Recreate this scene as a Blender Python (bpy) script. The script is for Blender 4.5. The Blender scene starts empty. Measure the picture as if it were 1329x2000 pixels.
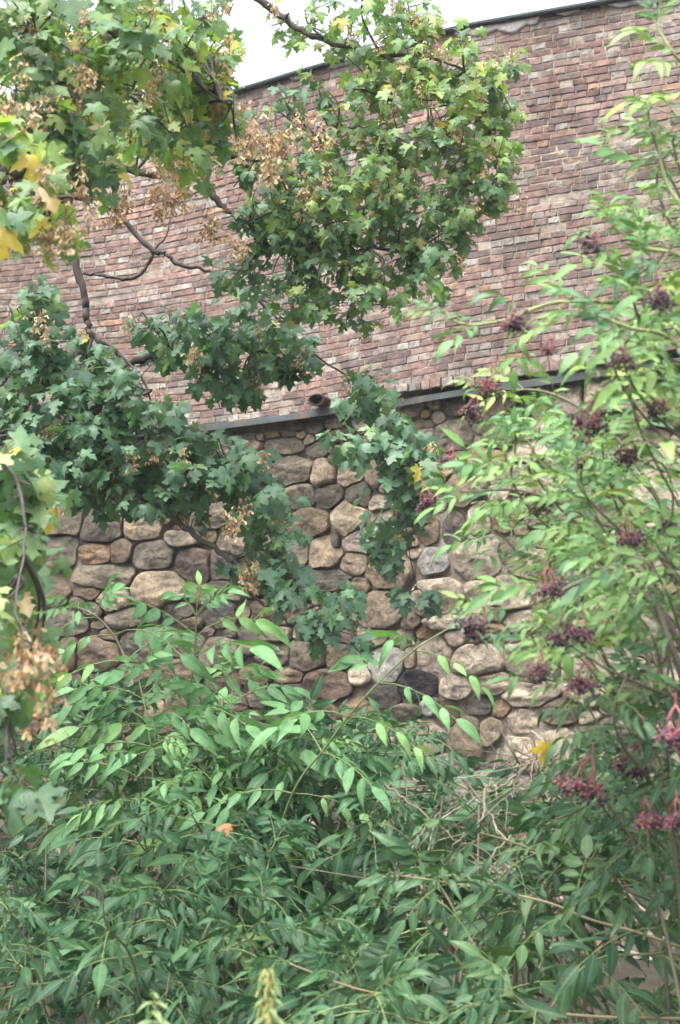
import bpy, math, random
import numpy as np
from mathutils import Vector, noise

# ------------------------------------------------------------------ camera, sky, sun, exposure
SC = bpy.context.scene
FPX, CX, CY, HOR = 2980.0, 664.5, 1000.0, 1450.0      # focal length and centre measured in photo pixels
PITCH = math.atan((HOR - CY) / FPX)
EYE = np.array([0.0, 0.0, 1.6])
cam_d = bpy.data.cameras.new("camera")
cam = bpy.data.objects.new("camera", cam_d)
SC.collection.objects.link(cam)
cam.location = EYE
cam.rotation_euler = (math.pi / 2 + PITCH, 0, 0)
cam_d.sensor_fit = 'VERTICAL'
cam_d.sensor_height = 24.0
cam_d.lens = 24.0 * FPX / 2000.0
cam_d.clip_end = 2000
cam_d.dof.use_dof = True
cam_d.dof.focus_distance = 9.5
cam_d.dof.aperture_fstop = 3.1
SC.camera = cam

SUN_ELEV, SUN_AZ = math.radians(66), math.radians(215)  # azimuth clockwise from +Y
world = bpy.data.worlds.new("World")
SC.world = world
world.use_nodes = True
wn = world.node_tree
sky = wn.nodes.new("ShaderNodeTexSky")
sky.sky_type = 'NISHITA'
sky.sun_disc = False
sky.sun_elevation = SUN_ELEV
sky.sun_rotation = SUN_AZ
sky.air_density = 1.0
sky.dust_density = 8.0
sky.ozone_density = 1.0
bg = wn.nodes["Background"]
bg.inputs[1].default_value = 0.15
hs = wn.nodes.new("ShaderNodeHueSaturation")           # cloud cover: the sky is nearly white
hs.inputs["Saturation"].default_value = 0.42
hs.inputs["Value"].default_value = 1.95
wn.links.new(sky.outputs[0], hs.inputs["Color"])
wn.links.new(hs.outputs[0], bg.inputs[0])
sun_d = bpy.data.lights.new("sun", 'SUN')
sun_d.energy = 1.3
sun_d.angle = math.radians(50)
sun_d.color = (1.0, 0.96, 0.9)
sun = bpy.data.objects.new("sun", sun_d)
SC.collection.objects.link(sun)
sd = Vector((math.sin(SUN_AZ) * math.cos(SUN_ELEV), math.cos(SUN_AZ) * math.cos(SUN_ELEV), math.sin(SUN_ELEV)))
sun.rotation_euler = sd.to_track_quat('Z', 'Y').to_euler()
SC.view_settings.view_transform = 'Standard'
SC.view_settings.look = 'None'
SC.view_settings.gamma = 1
SC.view_settings.use_curve_mapping = False
SC.view_settings.exposure = 1.06
SC.cycles.use_denoising = True
SC.cycles.max_bounces = 6
SC.cycles.diffuse_bounces = 4
SC.cycles.glossy_bounces = 2
SC.cycles.transmission_bounces = 4

rng = random.Random(11)
U = rng.uniform

# ------------------------------------------------------------------ helpers
def ray(px, py):
    x, y = (px - CX) / FPX, (CY - py) / FPX
    c, s = math.cos(PITCH), math.sin(PITCH)
    return np.array([x, c - s * y, s + c * y])

def P(px, py, D):
    """world point seen at a photo pixel, D metres ahead of the photographer"""
    d = ray(px, py)
    return EYE + d * (D / d[1])

def nrm(v):
    v = np.asarray(v, float)
    return v / (np.linalg.norm(v) + 1e-9)

def smooth_path(pts, n=8):
    pts = [np.asarray(p, float) for p in pts]
    if len(pts) < 3:
        return np.array([pts[0] + (pts[-1] - pts[0]) * t for t in np.linspace(0, 1, n)])
    q = [2 * pts[0] - pts[1]] + pts + [2 * pts[-1] - pts[-2]]
    out = []
    for i in range(1, len(q) - 2):
        for t in np.linspace(0, 1, n, endpoint=False):
            a, b, c, d = q[i - 1], q[i], q[i + 1], q[i + 2]
            out.append(0.5 * (2 * b + (c - a) * t + (2 * a - 5 * b + 4 * c - d) * t * t + (3 * b - a - 3 * c + d) * t ** 3))
    out.append(pts[-1])
    return np.array(out)

class Acc:
    """collects geometry, builds ONE mesh object"""
    def __init__(s):
        s.v, s.c, s.uv, s.f, s.n = [], [], [], [], 0
        s.inst = {}
    def add(s, v, faces, col, uv=None):
        v = np.asarray(v, float).reshape(-1, 3)
        k = len(v)
        s.v.append(v)
        col = np.asarray(col, float)
        s.c.append(np.tile(col, (k, 1)) if col.ndim == 1 else col)
        s.uv.append(np.zeros((k, 2)) if uv is None else uv)
        fa = np.asarray(faces, np.int64) + s.n
        s.f.append(fa)
        s.n += k
    def leaf(s, key, M, t, col):
        s.inst.setdefault(key, []).append((M, t, col))
    def flush(s):
        for key, L in s.inst.items():
            V, F, UV = TEMPLATES[key]
            M = np.array([l[0] for l in L]); T = np.array([l[1] for l in L]); C = np.array([l[2] for l in L])
            k, m = len(V), len(L)
            W = np.einsum('nij,kj->nki', M, V) + T[:, None, :]
            CC = np.repeat(C, k, axis=0)
            fa = (F[None] + (np.arange(m) * k)[:, None, None]).reshape(-1, F.shape[1])
            s.add(W.reshape(-1, 3), fa, CC, np.tile(UV, (m, 1)))
        s.inst = {}
    def build(s, name, mat, parent=None, smooth=True):
        s.flush()
        me = bpy.data.meshes.new(name)
        if s.n:
            V = np.concatenate(s.v); C = np.concatenate(s.c); UV = np.concatenate(s.uv)
            me.vertices.add(len(V)); me.vertices.foreach_set("co", V.ravel())
            loops = np.concatenate([f.ravel() for f in s.f])
            tot = np.concatenate([np.full(len(f), f.shape[1]) for f in s.f])
            start = np.concatenate([[0], np.cumsum(tot)[:-1]])
            me.loops.add(len(loops)); me.loops.foreach_set("vertex_index", loops)
            me.polygons.add(len(tot)); me.polygons.foreach_set("loop_start", start); me.polygons.foreach_set("loop_total", tot)
            a = me.attributes.new("col", 'FLOAT_COLOR', 'POINT')
            a.data.foreach_set("color", np.concatenate([C, np.ones((len(C), 1))], 1).ravel())
            b = me.attributes.new("luv", 'FLOAT2', 'POINT')
            b.data.foreach_set("vector", UV.ravel())
            me.polygons.foreach_set("use_smooth", np.full(len(tot), smooth))
            me.update(calc_edges=True); me.validate()
        me.materials.append(mat)
        o = bpy.data.objects.new(name, me)
        SC.collection.objects.link(o)
        if parent is not None:
            o.parent = parent
            o.location = -np.array(parent.location)
        return o

def tube(acc, pts, r0, r1, col, sides=6, wob=0.0):
    pts = np.asarray(pts, float)
    n = len(pts)
    tg = np.gradient(pts, axis=0)
    tg /= np.linalg.norm(tg, axis=1)[:, None] + 1e-9
    ref = np.array([0.31, 0.2, 0.93]) if abs(tg[0][2]) < 0.9 else np.array([1.0, 0.1, 0])
    a = np.cross(tg, ref); a /= np.linalg.norm(a, axis=1)[:, None] + 1e-9
    b = np.cross(tg, a)
    th = np.linspace(0, 2 * math.pi, sides, endpoint=False)
    r = np.linspace(r0, r1, n)
    if wob:
        r = r * (1 + wob * np.array([U(-1, 1) for _ in range(n)]))
    V = pts[:, None, :] + r[:, None, None] * (np.cos(th)[None, :, None] * a[:, None, :] + np.sin(th)[None, :, None] * b[:, None, :])
    i = np.arange(n - 1)[:, None] * sides; j = np.arange(sides)[None]; k = (j + 1) % sides
    F = np.stack([i + j, i + k, i + sides + k, i + sides + j], -1).reshape(-1, 4)
    acc.add(V.reshape(-1, 3), F, col)
    acc.add(pts[-1] + (V[-1] - pts[-1]), [list(range(sides))], col) if sides == 4 else None

def frame(tip, normal, s):
    """columns: x side, y tip, z normal, scaled"""
    y = nrm(tip)
    z = np.asarray(normal, float); z = nrm(z - y * z.dot(y))
    x = np.cross(y, z)
    return np.stack([x, y, z], 1) * s

def rv(k=1.0):
    return np.array([rng.gauss(0, k), rng.gauss(0, k), rng.gauss(0, k)])

def empty(name, loc, label=None, cat=None, group=None):
    o = bpy.data.objects.new(name, None)
    o.location = loc
    SC.collection.objects.link(o)
    tag(o, label, cat, group)
    return o

def tag(o, label=None, cat=None, group=None, kind=None):
    if label: o["label"] = label
    if cat: o["category"] = cat
    if group: o["group"] = group
    if kind: o["kind"] = kind
    return o

# ------------------------------------------------------------------ materials
def mat(name, rough=0.85, nscale=8.0, namt=0.25, bump=0.3, bscale=40.0, spec=0.3, stain=None, metal=0.0, bdist=0.01, stain_scale=1.2, stain_amt=0.5):
    m = bpy.data.materials.new(name); m.use_nodes = True
    n, l = m.node_tree.nodes, m.node_tree.links
    p = n["Principled BSDF"]
    p.inputs["Roughness"].default_value = rough
    p.inputs["Specular IOR Level"].default_value = spec
    p.inputs["Metallic"].default_value = metal
    at = n.new("ShaderNodeAttribute"); at.attribute_name = "col"
    tc = n.new("ShaderNodeTexCoord")
    nz = n.new("ShaderNodeTexNoise"); nz.inputs["Scale"].default_value = nscale; nz.inputs["Detail"].default_value = 8; nz.inputs["Roughness"].default_value = 0.65
    l.new(tc.outputs["Object"], nz.inputs["Vector"])
    mr = n.new("ShaderNodeMapRange"); mr.inputs[1].default_value = 0.25; mr.inputs[2].default_value = 0.75
    mr.inputs[3].default_value = 1 - namt; mr.inputs[4].default_value = 1 + namt
    l.new(nz.outputs[0], mr.inputs[0])
    mx = n.new("ShaderNodeMix"); mx.data_type = 'RGBA'; mx.blend_type = 'MULTIPLY'; mx.inputs[0].default_value = 1
    l.new(at.outputs["Color"], mx.inputs[6]); l.new(mr.outputs[0], mx.inputs[7])
    out = mx.outputs[2]
    if stain is not None:
        sz = n.new("ShaderNodeTexNoise"); sz.inputs["Scale"].default_value = stain_scale; sz.inputs["Detail"].default_value = 10; sz.inputs["Roughness"].default_value = 0.7
        l.new(tc.outputs["Object"], sz.inputs["Vector"])
        sr = n.new("ShaderNodeMapRange"); sr.inputs[1].default_value = 0.52; sr.inputs[2].default_value = 0.68; sr.inputs[4].default_value = stain_amt
        l.new(sz.outputs[0], sr.inputs[0])
        mm = n.new("ShaderNodeMix"); mm.data_type = 'RGBA'
        l.new(sr.outputs[0], mm.inputs[0]); l.new(out, mm.inputs[6]); mm.inputs[7].default_value = (*stain, 1)
        out = mm.outputs[2]
    l.new(out, p.inputs["Base Color"])
    bz = n.new("ShaderNodeTexNoise"); bz.inputs["Scale"].default_value = bscale; bz.inputs["Detail"].default_value = 8; bz.inputs["Roughness"].default_value = 0.7
    l.new(tc.outputs["Object"], bz.inputs["Vector"])
    bp = n.new("ShaderNodeBump"); bp.inputs["Strength"].default_value = bump; bp.inputs["Distance"].default_value = bdist
    l.new(bz.outputs[0], bp.inputs["Height"]); l.new(bp.outputs[0], p.inputs["Normal"])
    return m

def leaf_mat(name, trans=0.35, rough=0.42, under=(1.35, 1.3, 1.3), spec=0.5, vein=0.35, tint=(1.9, 1.9, 0.9), bump=0.25, blotch=0.75):
    m = bpy.data.materials.new(name); m.use_nodes = True
    n, l = m.node_tree.nodes, m.node_tree.links
    p = n["Principled BSDF"]
    p.inputs["Roughness"].default_value = rough
    p.inputs["Specular IOR Level"].default_value = spec
    at = n.new("ShaderNodeAttribute"); at.attribute_name = "col"
    uv = n.new("ShaderNodeAttribute"); uv.attribute_name = "luv"
    sep = n.new("ShaderNodeSeparateXYZ"); l.new(uv.outputs["Vector"], sep.inputs[0])
    ab = n.new("ShaderNodeMath"); ab.operation = 'ABSOLUTE'; l.new(sep.outputs[0], ab.inputs[0])
    # midrib, pale and thin
    mr = n.new("ShaderNodeMapRange"); mr.inputs[1].default_value = 0.0; mr.inputs[2].default_value = 0.035; mr.inputs[3].default_value = vein; mr.inputs[4].default_value = 0
    l.new(ab.outputs[0], mr.inputs[0])
    # side veins: bands along y - x
    a1 = n.new("ShaderNodeMath"); a1.operation = 'MULTIPLY_ADD'; l.new(ab.outputs[0], a1.inputs[0]); a1.inputs[1].default_value = -1.0; l.new(sep.outputs[1], a1.inputs[2])
    a2 = n.new("ShaderNodeMath"); a2.operation = 'MULTIPLY'; l.new(a1.outputs[0], a2.inputs[0]); a2.inputs[1].default_value = 48.0
    a3 = n.new("ShaderNodeMath"); a3.operation = 'SINE'; l.new(a2.outputs[0], a3.inputs[0])
    tc = n.new("ShaderNodeTexCoord")
    nz = n.new("ShaderNodeTexNoise"); nz.inputs["Scale"].default_value = 30; nz.inputs["Detail"].default_value = 5
    l.new(tc.outputs["Object"], nz.inputs["Vector"])
    nr = n.new("ShaderNodeMapRange"); nr.inputs[1].default_value = 0.3; nr.inputs[2].default_value = 0.7; nr.inputs[3].default_value = 0.8; nr.inputs[4].default_value = 1.2
    l.new(nz.outputs[0], nr.inputs[0])
    mx = n.new("ShaderNodeMix"); mx.data_type = 'RGBA'; mx.blend_type = 'MULTIPLY'; mx.inputs[0].default_value = 1
    l.new(at.outputs["Color"], mx.inputs[6]); l.new(nr.outputs[0], mx.inputs[7])
    mv = n.new("ShaderNodeMix"); mv.data_type = 'RGBA'
    l.new(mr.outputs[0], mv.inputs[0]); l.new(mx.outputs[2], mv.inputs[6]); mv.inputs[7].default_value = (0.20, 0.30, 0.13, 1)
    bz = n.new("ShaderNodeTexNoise"); bz.inputs["Scale"].default_value = 22; bz.inputs["Detail"].default_value = 6; bz.inputs["Roughness"].default_value = 0.7
    l.new(tc.outputs["Object"], bz.inputs["Vector"])
    br = n.new("ShaderNodeMapRange"); br.inputs[1].default_value = 0.63; br.inputs[2].default_value = 0.72; br.inputs[4].default_value = blotch
    l.new(bz.outputs[0], br.inputs[0])
    mb = n.new("ShaderNodeMix"); mb.data_type = 'RGBA'
    l.new(br.outputs[0], mb.inputs[0]); l.new(mv.outputs[2], mb.inputs[6]); mb.inputs[7].default_value = (0.17, 0.13, 0.045, 1)
    mv = mb
    ge = n.new("ShaderNodeNewGeometry")
    un = n.new("ShaderNodeMix"); un.data_type = 'RGBA'; un.blend_type = 'MULTIPLY'
    l.new(ge.outputs["Backfacing"], un.inputs[0]); l.new(mv.outputs[2], un.inputs[6]); un.inputs[7].default_value = (*under, 1)
    l.new(un.outputs[2], p.inputs["Base Color"])
    bp = n.new("ShaderNodeBump"); bp.inputs["Strength"].default_value = bump; bp.inputs["Distance"].default_value = 0.002
    l.new(a3.outputs[0], bp.inputs["Height"]); l.new(bp.outputs[0], p.inputs["Normal"])
    tr = n.new("ShaderNodeBsdfTranslucent")
    tm = n.new("ShaderNodeMix"); tm.data_type = 'RGBA'; tm.blend_type = 'MULTIPLY'; tm.inputs[0].default_value = 1
    l.new(mx.outputs[2], tm.inputs[6]); tm.inputs[7].default_value = (*tint, 1)
    l.new(tm.outputs[2], tr.inputs["Color"])
    ms = n.new("ShaderNodeMixShader"); ms.inputs[0].default_value = trans
    l.new(p.outputs[0], ms.inputs[1]); l.new(tr.outputs[0], ms.inputs[2])
    l.new(ms.outputs[0], n["Material Output"].inputs["Surface"])
    return m

M_BRICK = mat("brick", 0.9, 17, 0.5, 0.7, 70, 0.2, stain=(0.20, 0.18, 0.17), stain_scale=2.2, stain_amt=0.35, bdist=0.012)
M_MORTAR = mat("lime_mortar", 0.95, 10, 0.3, 0.8, 35, 0.15, bdist=0.02)
M_STONE = mat("field_stone", 0.9, 16, 0.45, 0.95, 32, 0.25, stain=(0.16, 0.145, 0.12), stain_scale=3.0, stain_amt=0.45, bdist=0.015)
M_METAL = mat("zinc_sheet", 0.8, 3, 0.4, 0.1, 20, 0.2, stain=(0.13, 0.09, 0.06), metal=0.0, stain_scale=4, stain_amt=0.7)
M_TAR = mat("tar_paper", 0.8, 6, 0.3, 0.2, 30, 0.3)
M_BARK = mat("bark", 0.9, 20, 0.4, 0.6, 90, 0.2, stain=(0.16, 0.16, 0.13), stain_scale=9, bdist=0.006)
M_STEM = mat("green_stem", 0.6, 20, 0.2, 0.2, 80, 0.4, bdist=0.002)
M_SOIL = mat("soil", 0.95, 3, 0.5, 1.0, 12, 0.1, bdist=0.05)
M_MAPLE = leaf_mat("maple_leaf", 0.36, 0.45)
M_ELDER = leaf_mat("elder_leaf", 0.18, 0.50, spec=0.24, bump=0.10, blotch=0.6)
M_SEED = leaf_mat("winged_seed", 0.3, 0.6, (1, 1, 1), 0.3, 0.0, (1.1, 1.0, 0.9))
M_BERRY = mat("berry", 0.28, 30, 0.2, 0.0, 60, 0.5)
M_RED = mat("red_stalk", 0.5, 30, 0.2, 0.0, 60, 0.4)

def roughen(m, scale, strength, dist, dark, lo, hi):
    """coarse pits, chips and dark mineral mottling for stone and brick"""
    n, l = m.node_tree.nodes, m.node_tree.links
    p = n["Principled BSDF"]
    tc = n["Texture Coordinate"]
    w = n.new("ShaderNodeTexNoise"); w.inputs["Scale"].default_value = scale; w.inputs["Detail"].default_value = 12; w.inputs["Roughness"].default_value = 0.78
    w.inputs["Distortion"].default_value = 0.6
    l.new(tc.outputs["Object"], w.inputs["Vector"])
    r = n.new("ShaderNodeMapRange"); r.inputs[1].default_value = lo; r.inputs[2].default_value = hi; r.inputs[3].default_value = dark; r.inputs[4].default_value = 1.15
    l.new(w.outputs[0], r.inputs[0])
    old = p.inputs["Base Color"].links[0].from_socket
    mx = n.new("ShaderNodeMix"); mx.data_type = 'RGBA'; mx.blend_type = 'MULTIPLY'; mx.inputs[0].default_value = 1
    l.new(old, mx.inputs[6]); l.new(r.outputs[0], mx.inputs[7]); l.new(mx.outputs[2], p.inputs["Base Color"])
    b = n.new("ShaderNodeBump"); b.inputs["Strength"].default_value = strength; b.inputs["Distance"].default_value = dist
    l.new(w.outputs[0], b.inputs["Height"])
    l.new(p.inputs["Normal"].links[0].from_socket, b.inputs["Normal"]); l.new(b.outputs[0], p.inputs["Normal"])
roughen(M_STONE, 7.0, 1.0, 0.06, 0.55, 0.36, 0.56)
roughen(M_STONE, 42.0, 0.7, 0.012, 0.66, 0.38, 0.58)
roughen(M_BRICK, 9.0, 0.8, 0.02, 0.68, 0.36, 0.56)
roughen(M_BRICK, 0.75, 0.0, 0.01, 0.66, 0.40, 0.60)      # damp and soot stains, metres across
roughen(M_MORTAR, 9.0, 1.0, 0.03, 0.6, 0.36, 0.56)

# ------------------------------------------------------------------ leaf templates
TEMPLATES = {}
def maple_template(key, droop, fold, curl, seed):
    r = random.Random(seed)
    half = [(0.05, -0.02), (0.17, -0.12), (0.40, -0.10), (0.33, 0.06), (0.40, 0.17), (0.53, 0.20), (0.70, 0.40), (0.52, 0.43),
            (0.44, 0.52), (0.36, 0.47), (0.21, 0.53), (0.26, 0.66), (0.38, 0.77), (0.22, 0.80), (0.12, 0.93)]
    jj = lambda p: (p[0] * r.uniform(0.9, 1.1), p[1] + r.uniform(-0.03, 0.03))
    R = [jj(p) for p in half]; Lh = [(-x, y) for x, y in [jj(p) for p in half]]
    out = [(0, 0.0)] + R + [(r.uniform(-0.04, 0.04), 1.08)] + Lh[::-1]
    pts = [(0, 0.3)] + [(0.55 * x, 0.3 + 0.55 * (y - 0.3)) for x, y in out] + out
    n = len(out)
    V = []
    for x, y in pts:
        d = math.hypot(x, y - 0.2)
        z = -droop * d * d + fold * abs(x) + curl * math.sin(5 * x + 3 * y) * d
        V.append((x, y, z))
    F = []
    for i in range(n):
        j = (i + 1) % n
        F.append((1 + i, 1 + n + i, 1 + n + j, 1 + j))
        F.append((0, 1 + i, 1 + j, 1 + j))
    V = np.array(V)
    F4 = np.array([f for f in F if len(set(f)) == 4])
    # hub triangles as thin quads with the outline mid point
    T = [(0, 1 + i, 1 + (i + 1) % n, 1 + (i + 2) % n) for i in range(0, n - 1, 2)]
    TEMPLATES[key] = (V, np.array(list(map(tuple, F4)) + T), V[:, :2].copy())
for k, a in enumerate([(0.25, 0.15, 0.03), (0.5, 0.1, 0.06), (0.15, 0.35, 0.04), (0.7, -0.1, 0.08), (0.05, 0.1, 0.03)]):
    maple_template("maple%d" % k, *a, seed=k)

def leaflet_template(key, w, droop, fold, twist):
    ys = [0, 0.07, 0.2, 0.36, 0.52, 0.68, 0.82, 0.93, 1.0]
    ws = [0.04, 0.50, 0.90, 1.0, 0.90, 0.64, 0.33, 0.12, 0.01]
    V, UVs = [], []
    for y, q in zip(ys, ws):
        for s in (-1, -0.5, 0, 0.5, 1):
            x = s * q * w
            z = -droop * y * y + fold * abs(x) - 0.25 * (abs(s) ** 2) * q * w * 0.5 + twist * s * y * 0.1
            V.append((x, y * (1 - 0.25 * droop * y), z)); UVs.append((x, y))
    F = []
    for i in range(len(ys) - 1):
        for j in range(4):
            a = i * 5 + j
            F.append((a, a + 1, a + 6, a + 5))
    TEMPLATES[key] = (np.array(V), np.array(F), np.array(UVs))
for k, a in enumerate([(0.155, 0.3, 0.25, 0.5), (0.14, 0.5, 0.3, -0.6), (0.17, 0.15, 0.2, 0.3), (0.135, 0.7, 0.3, 0.5), (0.16, 0.4, 0.4, -0.3)]):
    leaflet_template("elder%d" % k, *a)

def seed_template(key, bend):
    V = [(-0.05, 0, 0), (0.05, 0, 0), (-0.10, 0.16, 0.05), (0.09, 0.16, 0.05), (-0.05, 0.3, 0), (0.07, 0.3, 0), (-0.10, 0.55, -bend * 0.3), (0.16, 0.55, bend * 0.3),
         (-0.10, 0.85, -bend), (0.2, 0.85, bend), (0.0, 1.0, 0), (0.1, 1.0, 0)]
    F = [(0, 1, 3, 2), (2, 3, 5, 4), (4, 5, 7, 6), (6, 7, 9, 8), (8, 9, 11, 10)]
    V = np.array(V) * np.array([[1.55, 1, 1]])
    TEMPLATES[key] = (V, np.array(F), V[:, :2] + 0.5)
seed_template("seed0", 0.05); seed_template("seed1", -0.08)

def berry_template():
    V, F = [], []
    for i in range(5):
        ph = math.pi * i / 4
        for j in range(7):
            th = 2 * math.pi * j / 7
            V.append((math.sin(ph) * math.cos(th), math.sin(ph) * math.sin(th), math.cos(ph)))
    for i in range(4):
        for j in range(7):
            F.append((i * 7 + j, i * 7 + 7 + j, i * 7 + 7 + (j + 1) % 7, i * 7 + (j + 1) % 7))
    TEMPLATES["berry"] = (np.array(V), np.array(F), np.zeros((len(V), 2)))
berry_template()

# ------------------------------------------------------------------ the wall's plan and its pixel-measured lines
U_TAB = np.array([-1200, -600, 0, 250, 440, 730, 900, 1170, 1329, 2000, 2600], float)
D_TAB = np.array([14.2, 14.25, 14.1, 13.95, 13.7, 13.05, 12.65, 12.0, 11.6, 10.1, 8.9])
_uu = np.linspace(-1200, 2600, 761)
_k = np.exp(-0.5 * (np.arange(-30, 31) / 14.0) ** 2); _k /= _k.sum()
_dd = np.convolve(np.pad(np.interp(_uu, U_TAB, D_TAB), 30, mode='edge'), _k, 'valid')
def Dw(u): return np.interp(u, _uu, _dd)
_X = (_uu - CX) / FPX * _dd * math.cos(PITCH)
_S = np.concatenate([[0], np.cumsum(np.hypot(np.diff(_X), np.diff(_dd)))])
_tx, _ty = np.gradient(_X, _S), np.gradient(_dd, _S)
_nl = np.hypot(_tx, _ty)
_NX, _NY = _ty / _nl, -_tx / _nl
def wall_hit(px, py):
    d = ray(px, py)
    u = CX + FPX * (d[0] / d[1]) / math.cos(PITCH)
    D = Dw(u)
    return u, EYE[2] + D * d[2] / d[1]
def S_of(u): return np.interp(u, _uu, _S)
def U_of(s): return np.interp(s, _S, _uu)
def WS(s, z, off):
    s = np.asarray(s, float)
    return np.stack([np.interp(s, _S, _X) + np.interp(s, _S, _NX) * off, np.interp(s, _S, _dd) + np.interp(s, _S, _NY) * off, np.broadcast_to(z, s.shape).astype(float)], -1)
def line(pix):
    h = np.array([wall_hit(*p) for p in pix])
    o = np.argsort(h[:, 0]); h = h[o]
    s = S_of(h[:, 0]); z = h[:, 1]
    g = np.linspace(_S[0], _S[-1], 800)
    zz = np.interp(g, s, z)
    lo, hi = (z[1] - z[0]) / (s[1] - s[0]), (z[-1] - z[-2]) / (s[-1] - s[-2])
    zz = np.where(g < s[0], z[0] + 0.4 * lo * (g - s[0]), zz); zz = np.where(g > s[-1], z[-1] + hi * (g - s[-1]), zz)
    kk = np.exp(-0.5 * (np.arange(-24, 25) / 9.0) ** 2); kk /= kk.sum()
    zz = np.convolve(np.pad(zz, 24, mode='edge'), kk, 'valid')
    return lambda q: np.interp(q, g, zz)
Z_TOP = line([(-300, 305), (0, 288), (130, 270), (270, 240), (440, 187), (580, 145), (730, 104), (900, 57), (1060, 28), (1220, 0), (1329, -18)])
Z_BRK = line([(-300, 855), (0, 850), (280, 838), (430, 826), (620, 800), (740, 776), (860, 754), (950, 740), (1170, 708), (1329, 684)])
S0, S1 = float(S_of(-620)), float(S_of(1950))

# ------------------------------------------------------------------ ground
def ground():
    a = Acc()
    n = 60
    xs = np.sign(np.linspace(-1, 1, n)) * np.abs(np.linspace(-1, 1, n)) ** 3 * 300
    ys = np.sign(np.linspace(-1, 1, n)) * np.abs(np.linspace(-1, 1, n)) ** 3 * 300 + 7
    V = []
    for y in ys:
        for x in xs:
            z = 0.12 * noise.noise(Vector((x * 0.6, y * 0.6, 0))) if abs(x) < 15 and abs(y) < 25 else 0
            V.append((x, y, z))
    F = [(j * n + i, j * n + i + 1, j * n + n + i + 1, j * n + n + i) for j in range(n - 1) for i in range(n - 1)]
    a.add(V, F, (0.05, 0.045, 0.033))
    tag(a.build("ground", M_SOIL), kind="structure")
ground()

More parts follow.
